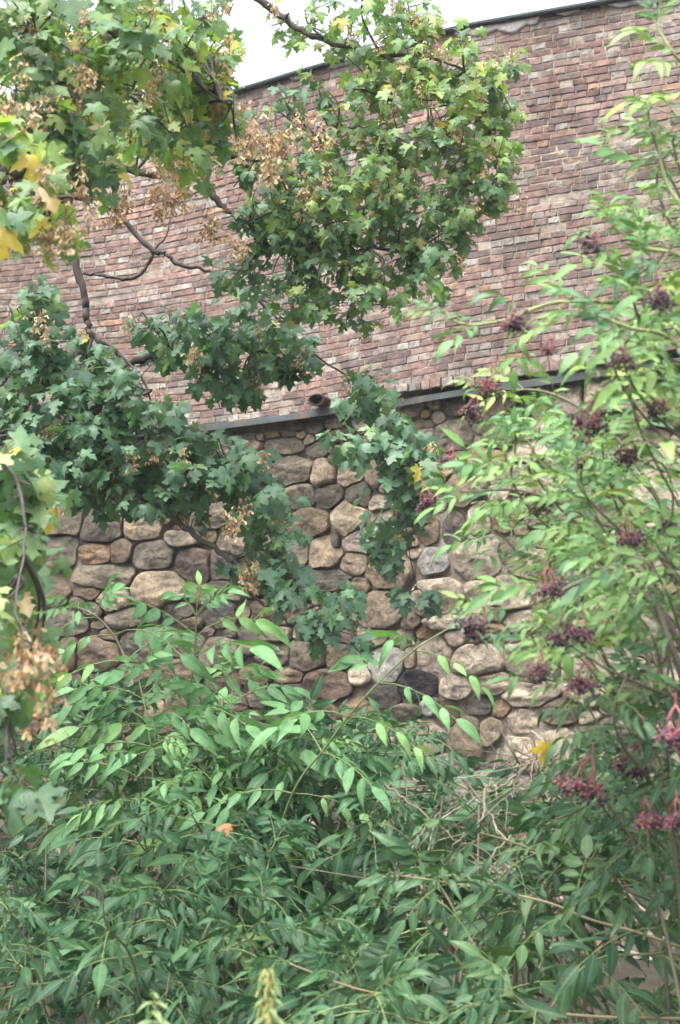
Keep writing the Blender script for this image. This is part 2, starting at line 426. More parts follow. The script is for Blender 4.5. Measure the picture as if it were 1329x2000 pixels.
# ------------------------------------------------------------------ brick wall
BRICKS = [((0.20, 0.135, 0.125), 26), ((0.235, 0.16, 0.145), 20), ((0.27, 0.205, 0.185), 14), ((0.28, 0.25, 0.232), 16), ((0.125, 0.105, 0.11), 12),
          ((0.165, 0.125, 0.128), 15), ((0.35, 0.225, 0.165), 3.5), ((0.245, 0.222, 0.218), 10), ((0.33, 0.31, 0.28), 4)]
def pick(tab):
    t = U(0, sum(w for _, w in tab))
    for c, w in tab:
        t -= w
        if t <= 0: return np.array(c)
    return np.array(tab[-1][0])
N_COURSE = 50
def brick_wall():
    base = WS(S_of(664), float(Z_BRK(S_of(664))), 0)
    root = empty("brick_wall", base, "weathered red brown brick wall standing on top of the rubble stone wall", "brick wall")
    a = Acc()
    kind = 0
    for row in range(N_COURSE):
        kind = 1 - kind if U(0, 1) < 0.88 else kind
        s = S0 - U(0, 0.3)
        L_, H_ = 0.236, 0.116
        while s < S1:
            st = (kind == 0) if U(0, 1) < 0.86 else (kind == 1)
            Lb = (L_ if st else H_) * U(0.95, 1.04)
            if row == 0 and U(0, 1) < 0.3: Lb *= 0.8
            jt = U(0.008, 0.015)
            s0, s1 = s + jt / 2, s + Lb - jt / 2
            sm = (s0 + s1) / 2
            zb, zt = float(Z_BRK(sm)), float(Z_TOP(sm))
            slope = (float(Z_BRK(s1) - Z_BRK(s0)) * (1 - row / N_COURSE) + float(Z_TOP(s1) - Z_TOP(s0)) * row / N_COURSE) / (s1 - s0)
            h = (zt - zb) / N_COURSE
            wav = 0.010 * noise.noise(Vector((sm * 0.9, row * 0.31, 3)))
            z0 = zb + h * row + wav + U(0.002, 0.006); z1 = zb + h * (row + 1) + wav - U(0.003, 0.008)
            dep = U(-0.004, 0.003) + 0.006 * noise.noise(Vector((sm * 0.7, row * 0.1, 9)))
            if U(0, 1) < 0.05: dep -= U(0.01, 0.03)
            if row == 0 and U_of(sm) > 745: dep += U(0.03, 0.075); z0 -= U(0.005, 0.04)
            L, H = s1 - s0, z1 - z0
            aa = np.array([0, 0, 0.007, L * 0.35, L * 0.65, L - 0.007, L, L]); bb = np.array([0, 0, 0.006, H - 0.006, H, H])
            A, B = np.meshgrid(aa, bb)
            I, J = np.meshgrid(np.arange(8), np.arange(6))
            ring = np.minimum(np.minimum(I, 7 - I), np.minimum(J, 5 - J))
            off = np.where(ring == 0, -0.07, np.where(ring == 1, -0.0028, 0.0))
            jit = np.array([[rng.gauss(0, 1) for _ in range(8)] for _ in range(6)])
            jx = np.array([[rng.gauss(0, 1) for _ in range(8)] for _ in range(6)]); jz = np.array([[rng.gauss(0, 1) for _ in range(8)] for _ in range(6)])
            off = off + np.where(ring > 0, jit * 0.0014, 0)
            e = (ring == 1)
            S_ = A + np.where(e, jx * 0.0022, 0); Z_ = B + np.where(e, jz * 0.0020, 0)
            if U(0, 1) < 0.12:       # a chipped corner
                ci, cj = rng.choice([(1, 1), (1, 6), (4, 1), (4, 6)])
                S_[ci, cj] += (0.02 if cj == 1 else -0.02); Z_[ci, cj] += (0.012 if ci == 1 else -0.012); off[ci, cj] -= 0.012
            Sx = s0 + S_; Zx = z0 + Z_ + (Sx - sm) * slope
            V = WS(Sx.ravel(), Zx.ravel(), 0)
            nx, ny = np.interp(sm, _S, _NX), np.interp(sm, _S, _NY)
            V[:, 0] += nx * (dep + off.ravel()); V[:, 1] += ny * (dep + off.ravel())
            F = [(j * 8 + i, j * 8 + i + 1, j * 8 + 9 + i, j * 8 + 8 + i) for j in range(5) for i in range(7)]
            c = pick(BRICKS) * 0.62 * U(0.85, 1.15) + 0.26 * np.array((0.205, 0.15, 0.13)); c = c * np.array((1.13, 1.08, 1.03))  # pulled toward one mean tone, imitating the flattened contrast of lens glare
            if not st and U(0, 1) < 0.3: c = np.array((0.29, 0.265, 0.24)) * U(0.75, 1.15)
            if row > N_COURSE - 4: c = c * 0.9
            # one burnt or bleached end
            cc = np.tile(c, (48, 1))
            if U(0, 1) < 0.4:
                k = U(0.55, 1.35); w = np.clip((A.ravel() / L if U(0, 1) < 0.5 else 1 - A.ravel() / L), 0, 1)
                cc = cc * (1 + (k - 1) * w)[:, None]
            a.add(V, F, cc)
            s += Lb
    a.build("bricks", M_BRICK, root, smooth=False)
    # mortar bed behind the bricks
    a = Acc()
    ss = np.arange(S0, S1, 0.03); nv = 190
    vv = np.linspace(0.0, 1, nv)
    V = []
    for v in vv:
        z = Z_BRK(ss) * (1 - v) + Z_TOP(ss) * v
        o = np.array([-0.009 + 0.007 * noise.noise(Vector((q * 6, v * 40, 1))) for q in ss])
        w = WS(ss, z, 0); w[:, 0] += np.interp(ss, _S, _NX) * o; w[:, 1] += np.interp(ss, _S, _NY) * o
        V.append(w)
    n = len(ss)
    i = np.arange(nv - 1)[:, None] * n; j = np.arange(n - 1)[None]
    F = np.stack([i + j, i + j + 1, i + n + j + 1, i + n + j], -1).reshape(-1, 4)
    a.add(np.concatenate(V), F, (0.31, 0.27, 0.22))
    # body of the wall behind: back face, top
    b0 = WS(ss, Z_BRK(ss), -0.5); b1 = WS(ss, Z_TOP(ss) - 0.004, -0.5); f1 = WS(ss, Z_TOP(ss) - 0.004, -0.02); f0 = WS(ss, Z_BRK(ss), -0.02)
    V = np.concatenate([f0, b0, b1, f1])
    F = np.concatenate([np.stack([k * n + j[0], k * n + j[0] + 1, (k + 1) * n + j[0] + 1, (k + 1) * n + j[0]], -1) for k in range(3)])
    a.add(V, F, (0.3, 0.24, 0.2))
    a.build("mortar", M_MORTAR, root)
    # smeared cement under the coping
    a = Acc()
    for u0, u1, hh in [(905, 1010, 0.13), (985, 1085, 0.17), (1230, 1420, 0.10), (560, 600, 0.06), (735, 790, 0.07), (1120, 1170, 0.05), (640, 690, 0.05)]:
        sa, sb = S_of(u0), S_of(u1)
        m_, k_ = 26, 7
        V, F = [], []
        for q in range(m_ + 1):
            s = sa + (sb - sa) * q / m_
            e = max(0.0, math.sin(math.pi * q / m_)) ** 0.4
            hloc = hh * e * (0.65 + 0.5 * noise.noise(Vector((s * 7, 0, u0)))) + 0.005
            for t in range(k_ + 1):
                z = float(Z_TOP(s)) - 0.012 - hloc * t / k_
                o = 0.014 + 0.012 * (max(0.0, math.sin(math.pi * min(1, t / k_ + 0.12))) ** 0.6) - 0.004 + 0.006 * noise.noise(Vector((s * 14, z * 14, 2))) - (0.05 if t == k_ else 0)
                V.append(WS(np.array([s]), z, o)[0])
        for q in range(m_):
            for t in range(k_):
                g = q * (k_ + 1) + t
                F.append((g, g + 1, g + k_ + 2, g + k_ + 1))
        a.add(V, F, (0.36, 0.345, 0.33))
    a.build("cement_patch", M_MORTAR, root)
    # dark coping sheet
    a = Acc()
    ss = np.arange(S0, S1, 0.1); n = len(ss)
    prof = [(-0.54, 0.0), (-0.54, 0.022), (0.05, 0.022), (0.055, 0.0), (0.045, -0.016), (0.04, 0.0)]
    V = np.concatenate([WS(ss, Z_TOP(ss) + dz + 0.004 * np.sin(ss * 2.1), o) for o, dz in prof])
    F = np.concatenate([np.stack([k * n + np.arange(n - 1), k * n + np.arange(1, n), ((k + 1) % 6) * n + np.arange(1, n), ((k + 1) % 6) * n + np.arange(n - 1)], -1) for k in range(6)])
    a.add(V, F, (0.018, 0.024, 0.027))
    a.build("coping", M_TAR, root, smooth=False)
    # zinc flashing at the foot
    a = Acc()
    ss = np.arange(S0, S1, 0.1); n = len(ss)
    us = U_of(ss)
    drop = np.interp(us, [700, 760], [0.0, 0.055])
    prof = [(-0.3, -0.004), (0.03, -0.004), (0.042, -0.012), (0.046, -0.066), (0.04, -0.072), (0.034, -0.066), (0.02, -0.03), (-0.3, -0.03)]
    V = np.concatenate([WS(ss, Z_BRK(ss) + dz - drop + 0.005 * np.sin(ss * 3.3) * (dz < -0.05), o - 0.02) for o, dz in prof])
    K = len(prof)
    F = np.concatenate([np.stack([k * n + np.arange(n - 1), ((k + 1) % K) * n + np.arange(n - 1), ((k + 1) % K) * n + np.arange(1, n), k * n + np.arange(1, n)], -1) for k in range(K)])
    a.add(V, F, (0.052, 0.06, 0.063))
    a.build("flashing", M_METAL, root, smooth=False)
brick_wall()

def drain_spout():
    h = wall_hit(632, 786)
    s = float(S_of(h[0])); c = WS(np.array([s]), h[1], 0.0)[0]
    n = np.array([np.interp(s, _S, _NX), np.interp(s, _S, _NY), 0])
    t = np.array([-n[1], n[0], 0])
    a = Acc()
    V, F = [], []
    K = 14
    for d, r, zz in [(-0.1, 0.062, 0.01), (0.10, 0.062, 0.0), (0.115, 0.072, 0.0), (0.14, 0.072, -0.005), (0.14, 0.055, -0.005), (-0.08, 0.05, 0.0)]:
        for k in range(K):
            th = 2 * math.pi * k / K
            V.append(c + n * d + t * (1.2 * r * math.cos(th)) + np.array([0, 0, r * math.sin(th) * 0.8 + zz]))
    for i in range(5):
        for k in range(K):
            F.append((i * K + k, i * K + (k + 1) % K, i * K + K + (k + 1) % K, i * K + K + k))
    a.add(V, F, (0.03, 0.022, 0.018))
    o = a.build("drain_spout", M_METAL)
    tag(o, "dark rusty drain spout poking out at the foot of the brick wall", "drain")
drain_spout()

# ------------------------------------------------------------------ rubble stone wall
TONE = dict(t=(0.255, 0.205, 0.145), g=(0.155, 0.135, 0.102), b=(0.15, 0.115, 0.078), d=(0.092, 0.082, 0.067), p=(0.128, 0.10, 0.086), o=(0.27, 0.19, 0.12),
            r=(0.14, 0.10, 0.075), w=(0.28, 0.27, 0.25), k=(0.018, 0.018, 0.022), l=(0.40, 0.34, 0.26), q=(0.33, 0.275, 0.225))  # stone hues, with the dimmer left and brighter right daylight put in
def crop(x0, y0, k, rows): return [(x0 + x / k, y0 + y / k, w / k, h / k, c, s) for x, y, w, h, c, s in rows]
STONES = []
STONES += crop(0, 980, 1.954, [(232, 65, 150, 120, 'g', 1), (390, 90, 170, 140, 'd', 1), (525, 88, 150, 110, 't', 0), (225, 185, 120, 120, 'g', 1), (355, 195, 140, 90, 'o', 2),
    (455, 185, 85, 100, 'b', 0), (580, 205, 150, 110, 'g', 1), (735, 240, 150, 135, 'p', 1), (835, 235, 110, 130, 'p', 1), (385, 285, 240, 100, 'g', 1), (605, 338, 230, 155, 't', 0),
    (435, 375, 125, 90, 't', 0), (330, 345, 90, 50, 'b', 1), (490, 447, 140, 85, 'g', 0), (750, 345, 85, 80, 'b', 0), (580, 440, 60, 60, 'g', 0), (670, 410, 110, 80, 'd', 0),
    (240, 460, 190, 90, 'g', 1), (375, 585, 180, 115, 'b', 0), (265, 580, 70, 110, 'b', 0), (560, 550, 200, 140, 'g', 1), (845, 580, 150, 110, 'g', 1), (1050, 510, 130, 60, 'g', 0),
    (1050, 580, 130, 80, 'g', 0), (1175, 580, 150, 130, 'g', 1), (1290, 590, 90, 110, 'b', 1), (1100, 665, 120, 60, 'b', 2), (1250, 695, 170, 110, 'r', 1), (1110, 730, 95, 70, 'd', 0),
    (885, 775, 160, 85, 'r', 0), (1005, 750, 120, 80, 'g', 2), (955, 500, 100, 70, 'd', 0), (760, 760, 110, 100, 'b', 1), (320, 840, 190, 90, 'd', 1), (430, 790, 70, 80, 'd', 0),
    (490, 830, 90, 90, 'r', 1), (870, 150, 130, 120, 'g', 1), (1130, 195, 90, 110, 'g', 2), (1230, 190, 130, 120, 't', 2), (1165, 80, 150, 110, 'b', 1), (1240, 300, 200, 80, 'd', 1),
    (1060, 420, 230, 90, 'b', 1), (840, 430, 110, 90, 'd', 0), (700, 540, 170, 100, 'g', 0), (690, 650, 170, 90, 'b', 0), (850, 690, 130, 80, 'r', 0), (980, 660, 110, 70, 'b', 1),
    (800, 55, 150, 110, 'g', 1), (690, 140, 120, 70, 'g', 0), (795, 130, 60, 60, 'b', 1), (330, 690, 170, 60, 'r', 1), (200, 690, 100, 90, 'd', 1), (1060, 800, 100, 60, 'g', 0), (960, 820, 110, 60, 'd', 0)])
STONES += crop(650, 980, 1.957, [(50, 60, 140, 150, 't', 2), (120, 140, 180, 100, 'q', 1), (70, 235, 100, 85, 't', 0), (215, 270, 180, 150, 't', 1), (185, 410, 170, 160, 't', 2),
    (350, 100, 100, 120, 'b', 1), (450, 100, 110, 140, 'd', 2), (550, 60, 90, 140, 'l', 1), (545, 215, 190, 170, 'l', 2), (660, 190, 80, 90, 'g', 2), (745, 235, 190, 120, 'l', 2),
    (400, 370, 190, 140, 'l', 0), (550, 335, 95, 85, 'l', 0), (670, 345, 170, 130, 'l', 0), (375, 230, 120, 110, 'w', 2), (300, 460, 70, 60, 'b', 1), (420, 460, 140, 60, 'l', 0), (530, 440, 90, 80, 'q', 0),
    (150, 520, 120, 70, 't', 0), (265, 520, 100, 60, 't', 0), (205, 625, 130, 140, 'w', 1), (390, 590, 140, 130, 'l', 0), (555, 615, 190, 120, 'l', 0), (335, 700, 160, 120, 'k', 1),
    (200, 740, 130, 90, 'd', 2), (480, 710, 140, 100, 'l', 2), (620, 695, 150, 80, 'l', 1), (290, 810, 140, 70, 'g', 0), (380, 785, 70, 80, 'w', 0), (445, 810, 110, 110, 'b', 2),
    (570, 780, 140, 70, 'd', 2), (650, 790, 80, 70, 'o', 1), (340, 910, 190, 180, 'l', 1), (515, 905, 130, 165, 't', 0), (620, 880, 90, 100, 't', 1), (300, 600, 40, 80, 't', 1),
    (830, 570, 110, 100, 'l', 1), (930, 620, 120, 110, 'l', 2), (1080, 615, 130, 110, 'l', 2), (1220, 560, 120, 90, 'g', 1), (830, 640, 90, 70, 'd', 1), (740, 590, 150, 120, 'l', 0), (760, 740, 200, 90, 'l', 1),
    (100, 790, 130, 70, 'o', 1), (170, 900, 200, 110, 'q', 1), (1230, 330, 150, 100, 'o', 1), (1060, 390, 200, 90, 'l', 1), (870, 450, 100, 90, 'g', 1), (90, 980, 150, 100, 'q', 1), (430, 1010, 180, 90, 'q', 1)])
STONES += crop(400, 900, 2.658, [(430, 45, 230, 130, 'g', 1), (590, 65, 130, 150, 't', 0), (730, 60, 140, 130, 't', 0), (860, 60, 100, 140, 'b', 0), (475, 170, 160, 120, 'g', 0),
    (620, 175, 150, 130, 'd', 2), (780, 170, 140, 150, 'd', 2), (340, 130, 70, 80, 't', 0), (520, 310, 210, 160, 'b', 2), (740, 300, 170, 190, 't', 2), (650, 610, 300, 90, 'g', 1), (70, 580, 170, 170, 'p', 1),
    (300, 260, 200, 120, 'g', 1), (80, 310, 180, 100, 'g', 1), (660, 420, 50, 90, 'd', 2)])
STONES += crop(400, 550, 2.658, [(195, 840, 150, 100, 't', 1), (260, 800, 45, 40, 't', 0), (320, 785, 70, 40, 'o', 0), (400, 778, 80, 40, 't', 0), (475, 785, 65, 50, 't', 0), (515, 810, 60, 60, 't', 0),
    (640, 785, 180, 60, 'b', 1), (380, 835, 210, 90, 'g', 1), (560, 860, 110, 70, 'g', 0), (270, 905, 140, 80, 'q', 1), (1080, 725, 150, 55, 't', 0), (1110, 775, 110, 60, 'q', 1), (1000, 790, 90, 60, 'd', 1),
    (1250, 795, 200, 160, 'g', 0), (165, 795, 60, 30, 'b', 0)])
STONES += crop(860, 650, 2.834, [(300, 560, 180, 150, 'g', 0), (240, 690, 200, 110, 'o', 2), (450, 650, 240, 130, 'l', 0), (120, 850, 230, 200, 't', 1), (310, 880, 110, 120, 'l', 1), (300, 800, 110, 70, 'q', 1),
    (480, 840, 150, 90, 'l', 1), (660, 810, 140, 70, 'l', 1), (860, 700, 180, 130, 'l', 0), (1050, 620, 170, 130, 'l', 1)])

def stone_wall():
    base = WS(S_of(664), 0.0, 0)
    root = empty("stone_wall", base, "tall rubble wall of rounded field stones under the brick wall", "stone wall")
    z_lo = -0.25
    seeds = []   # s, z, rx, rz, colour, shape
    for px, py, w, h, c, sh in STONES:
        u, z = wall_hit(px, py)
        m = Dw(u) / FPX
        seeds.append([float(S_of(u)), z, max(0.035, w * m * 0.54), max(0.035, h * m * 0.52), c, sh])
    keep = []
    for q in seeds:
        if all(((q[0] - k[0]) / (0.55 * (q[2] + k[2]))) ** 2 + ((q[1] - k[1]) / (0.55 * (q[3] + k[3]))) ** 2 > 1 for k in keep): keep.append(q)
    for q in keep:
        if q[5] == 0 and U(0, 1) < 0.45: q[5] = 1
    seeds = keep
    tries = 0
    for big, cnt in ((1.0, 5000), (0.62, 7000), (0.38, 9000)):
        for _ in range(cnt):
            s = U(S0, S1); z = U(z_lo, float(Z_BRK(s)) - 0.1)
            rx = U(0.14, 0.26) * big; rz = rx * U(0.55, 0.9)
            A = np.array([[k[0], k[1], k[2], k[3]] for k in seeds]) if tries % 40 == 0 or tries == 0 else A
            tries += 1
            ok = True
            for k in seeds:
                if abs(k[0] - s) > 0.9: continue
                if ((s - k[0]) / (0.92 * (rx + k[2]))) ** 2 + ((z - k[1]) / (0.92 * (rz + k[3]))) ** 2 < 1: ok = False; break
            if ok:
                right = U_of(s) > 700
                c = rng.choice('llltqqlggbo' if right else 'tggbbdgprtg')  # paler choices to the right also carry the brighter light there
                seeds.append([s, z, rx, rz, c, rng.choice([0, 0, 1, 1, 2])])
    SS = np.array([[k[0], k[1], k[2], k[3]] for k in seeds])
    a = Acc()
    NA = 40
    th = np.linspace(0, 2 * math.pi, NA, endpoint=False)
    for i, (s, z, rx, rz, c, sh) in enumerate(seeds):
        nb = np.where((np.abs(SS[:, 0] - s) < 0.9) & (np.abs(SS[:, 1] - z) < 0.9))[0]; nb = nb[nb != i]
        N = SS[nb]
        qs = np.linspace(0.3, 1.5, 41)
        R = np.full(NA, 0.3)
        cx, cz = np.cos(th) * rx, np.sin(th) * rz
        PX = s + qs[:, None] * cx[None]; PZ = z + qs[:, None] * cz[None]
        p_ = 2.6
        dN = np.min(((np.abs(PX[..., None] - N[:, 0]) / N[:, 2]) ** p_ + (np.abs(PZ[..., None] - N[:, 1]) / N[:, 3]) ** p_) ** (1 / p_), -1)
        dM = ((np.abs(PX - s) / rx) ** p_ + (np.abs(PZ - z) / rz) ** p_) ** (1 / p_)
        ok = (dM < dN) & (dM < 1.38)
        first = np.argmax(~ok, axis=0); first = np.where(ok.all(axis=0), 40, first)
        R = qs[np.maximum(first - 1, 0)]
        for _ in range(1 if sh else 2):
            R = 0.5 * R + 0.25 * (np.roll(R, 1) + np.roll(R, -1))
        gap = 0.006
        rad = np.hypot(cx, cz)
        R = np.maximum(0.25, R - gap / rad) * (1 + np.array([0.05 * noise.noise(Vector((math.cos(t) * 1.6, math.sin(t) * 1.6, i * 2.1))) + 0.02 * noise.noise(Vector((math.cos(t) * 5, math.sin(t) * 5, i * 2.1))) for t in th]) - 0.015)
        if sh:
            ph0 = U(0, 6.28); nc = rng.choice([5, 6, 6, 7]) if sh == 2 else rng.choice([6, 7, 8])
            for j in range(nc):
                fj = ph0 + 2 * math.pi * (j + U(-0.28, 0.28)) / nc
                R = np.minimum(R, U(0.80, 1.0) * R.max() * (0.92 if sh == 2 else 0.98) / np.maximum(0.05, np.cos(th - fj)))
        size = math.sqrt(rx * rz)
        dome = min(0.13, size * (0.5 if sh == 0 else 0.38)) * U(0.8, 1.15)
        setb = U(-0.03, 0.025)
        kpow = {0: 3.0, 1: 4.2, 2: 5.5}[sh]
        rings = [(1.0, -0.16), (1.0, 0)] + [(q, 0) for q in (0.97, 0.92, 0.84, 0.73, 0.6, 0.45, 0.3, 0.15)]
        planes = [(U(-1, 1), U(-1, 1), U(0.45, 0.9)) for _ in range({0: 1, 1: 4, 2: 6}[sh])]
        V = []
        ov = Vector((i * 3.7, i * 1.3, 0))
        def hgt(x, y, q):
            h = dome * max(0.0, 1 - q ** kpow) ** (1 / kpow)
            for pa, pb, pc in planes:
                h = min(h, dome * (pc + 0.75 * (pa * x + pb * y)))
            nv = noise.noise(ov + Vector((x * 1.6, y * 1.6, 1)))
            nv2 = noise.noise(ov + Vector((x * 4.5, y * 4.5, 5)))
            return h + size * (0.13 * nv + 0.075 * nv2 + 0.03 * noise.noise(ov + Vector((x * 11, y * 11, 2)))) * min(1, (1.15 - q) * 3)
        for q, back in rings:
            for k in range(NA):
                x, y = q * R[k] * cx[k], q * R[k] * cz[k]
                V.append((s + x, z + y, back if back else hgt(x / rx, y / rz, q) + setb))
        V.append((s, z, hgt(0, 0, 0) + setb))
        V = np.array(V)
        F4 = []
        for r in range(len(rings) - 1):
            for k in range(NA):
                k2 = (k + 1) % NA
                F4.append((r * NA + k, r * NA + k2, (r + 1) * NA + k2, (r + 1) * NA + k))
        last = (len(rings) - 1) * NA; cen = len(V) - 1
        F3 = [(last + k, last + (k + 1) % NA, cen) for k in range(NA)]
        bat = 0.30 * np.clip(1 - V[:, 1] / 4.6, 0, 1) - 0.13   # batter: foot further out than the top
        W = WS(V[:, 0], V[:, 1], 0)
        o = bat + V[:, 2]
        W[:, 0] += np.interp(V[:, 0], _S, _NX) * o; W[:, 1] += np.interp(V[:, 0], _S, _NY) * o
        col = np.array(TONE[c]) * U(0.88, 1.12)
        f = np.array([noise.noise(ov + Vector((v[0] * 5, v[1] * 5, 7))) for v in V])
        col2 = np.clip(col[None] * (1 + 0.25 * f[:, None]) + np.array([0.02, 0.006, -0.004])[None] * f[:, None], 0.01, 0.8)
        n0 = a.n
        a.add(W, F4, col2)
        a.f.append(np.array(F3, np.int64) + n0)
    a.build("stones", M_STONE, root)
    # mortar and packing between the stones
    a = Acc()
    ss = np.arange(S0, S1, 0.05); nv = 90; n = len(ss)
    V = []
    for v in np.linspace(0, 1, nv):
        z = z_lo - 0.2 + (Z_BRK(ss) - 0.03 - z_lo + 0.2) * v
        o = np.array([-0.082 + 0.042 * min(1, max(0, (float(U_of(q)) - 500) / 300)) + 0.03 * noise.noise(Vector((q * 3, zz * 3, 4))) + 0.02 * noise.noise(Vector((q * 11, zz * 11, 8))) for q, zz in zip(ss, z)])
        o = o + 0.30 * np.clip(1 - z / 4.6, 0, 1) - 0.13
        w = WS(ss, z, 0); w[:, 0] += np.interp(ss, _S, _NX) * o; w[:, 1] += np.interp(ss, _S, _NY) * o
        V.append(w)
    i = np.arange(nv - 1)[:, None] * n; j = np.arange(n - 1)[None]
    a.add(np.concatenate(V), np.stack([i + j, i + j + 1, i + n + j + 1, i + n + j], -1).reshape(-1, 4), (0.235, 0.205, 0.172))
    b = [WS(ss, np.full(n, z_lo), -0.5), WS(ss, Z_BRK(ss) - 0.035, -0.5), WS(ss, Z_BRK(ss) - 0.035, -0.14)]
    F = np.concatenate([np.stack([k * n + np.arange(n - 1), k * n + np.arange(1, n), (k + 1) * n + np.arange(1, n), (k + 1) * n + np.arange(n - 1)], -1) for k in range(2)])
    a.add(np.concatenate(b), F, (0.235, 0.205, 0.172))
    a.build("mortar", M_MORTAR, root)
    return seeds
stone_wall()

# ------------------------------------------------------------------ maples
G_DARK = [((0.065, 0.151, 0.088), 5), ((0.081, 0.179, 0.091), 5), ((0.051, 0.123, 0.076), 3), ((0.124, 0.213, 0.085), 1), ((0.475, 0.415, 0.096), 0.05)]
G_MID = [((0.092, 0.185, 0.068), 5), ((0.13, 0.225, 0.066), 4), ((0.07, 0.155, 0.074), 5), ((0.20, 0.27, 0.078), 1.2), ((0.44, 0.37, 0.09), 0.22), ((0.28, 0.20, 0.09), 0.2)]
G_LITE = [((0.16, 0.27, 0.066), 5), ((0.11, 0.21, 0.074), 5), ((0.22, 0.31, 0.075), 3), ((0.08, 0.17, 0.09), 2.5), ((0.48, 0.40, 0.09), 0.35), ((0.32, 0.23, 0.10), 0.3)]
G_NEAR = [((0.085, 0.175, 0.08), 5), ((0.065, 0.14, 0.07), 4), ((0.13, 0.22, 0.085), 3), ((0.22, 0.28, 0.10), 0.8)]
G_TURN = G_LITE + [((0.50, 0.40, 0.07), 0.8), ((0.30, 0.30, 0.07), 1.5)]
PAL = dict(y=G_TURN, n=G_NEAR, d=G_DARK, m=G_MID, l=G_LITE)
BARK = (0.075, 0.066, 0.062)

def maple_leaf(acc, at, pdir, size, pal, stem_acc=None, pet=None):
    pl = size * U(0.35, 0.8) if pet is None else pet
    d = nrm(np.asarray(pdir) + rv(0.35) + np.array([0, -0.1, -0.15]))
    tip0 = at + d * pl + np.array([0, 0, -0.15 * pl])
    if stem_acc is not None:
        tube(stem_acc, [at, (at + tip0) / 2 + np.array([0, 0, 0.06 * pl]), tip0], 0.0016, 0.0013, (0.16, 0.13, 0.06), 3)
    tipd = nrm(d * 0.55 + np.array([0, -0.1, -0.75]) + rv(0.3))
    n = nrm(np.array([0, -0.55, 0.72]) + rv(0.42))
    acc.leaf("maple%d" % rng.randrange(5), frame(tipd, n, size * U(0.6, 1.2)), tip0, pick(pal) * U(0.85, 1.18))

def seed_bunch(parent, at, size, tone=1.0):
    a = Acc()
    at = np.asarray(at)
    L = 0.13 * size
    for _ in range(int(U(20, 34))):
        t = U(0, 1)
        c = at + np.array([0, 0, -L * t]) + rv(0.028 * size) * np.array([1.15, 1.15, 0.8])
        col = np.array(rng.choice([(0.48, 0.36, 0.22), (0.60, 0.48, 0.33), (0.38, 0.25, 0.13), (0.24, 0.155, 0.085), (0.52, 0.40, 0.20)])) * U(0.8, 1.15) * tone
        for sgn in (-1, 1):
            d = nrm(np.array([sgn * U(0.2, 0.8), U(-0.5, 0.5), -0.9]) + rv(0.25))
            a.leaf("seed%d" % rng.randrange(2), frame(d, rv(1), 0.030 * size * U(0.7, 1.15)), c, col)
    tube(a, smooth_path([at + np.array([0, 0, 0.05]), at, at + np.array([0.005, 0, -L])], 3), 0.002, 0.001, (0.2, 0.13, 0.07), 3)
    a.build("seed_bunch", M_SEED, parent)

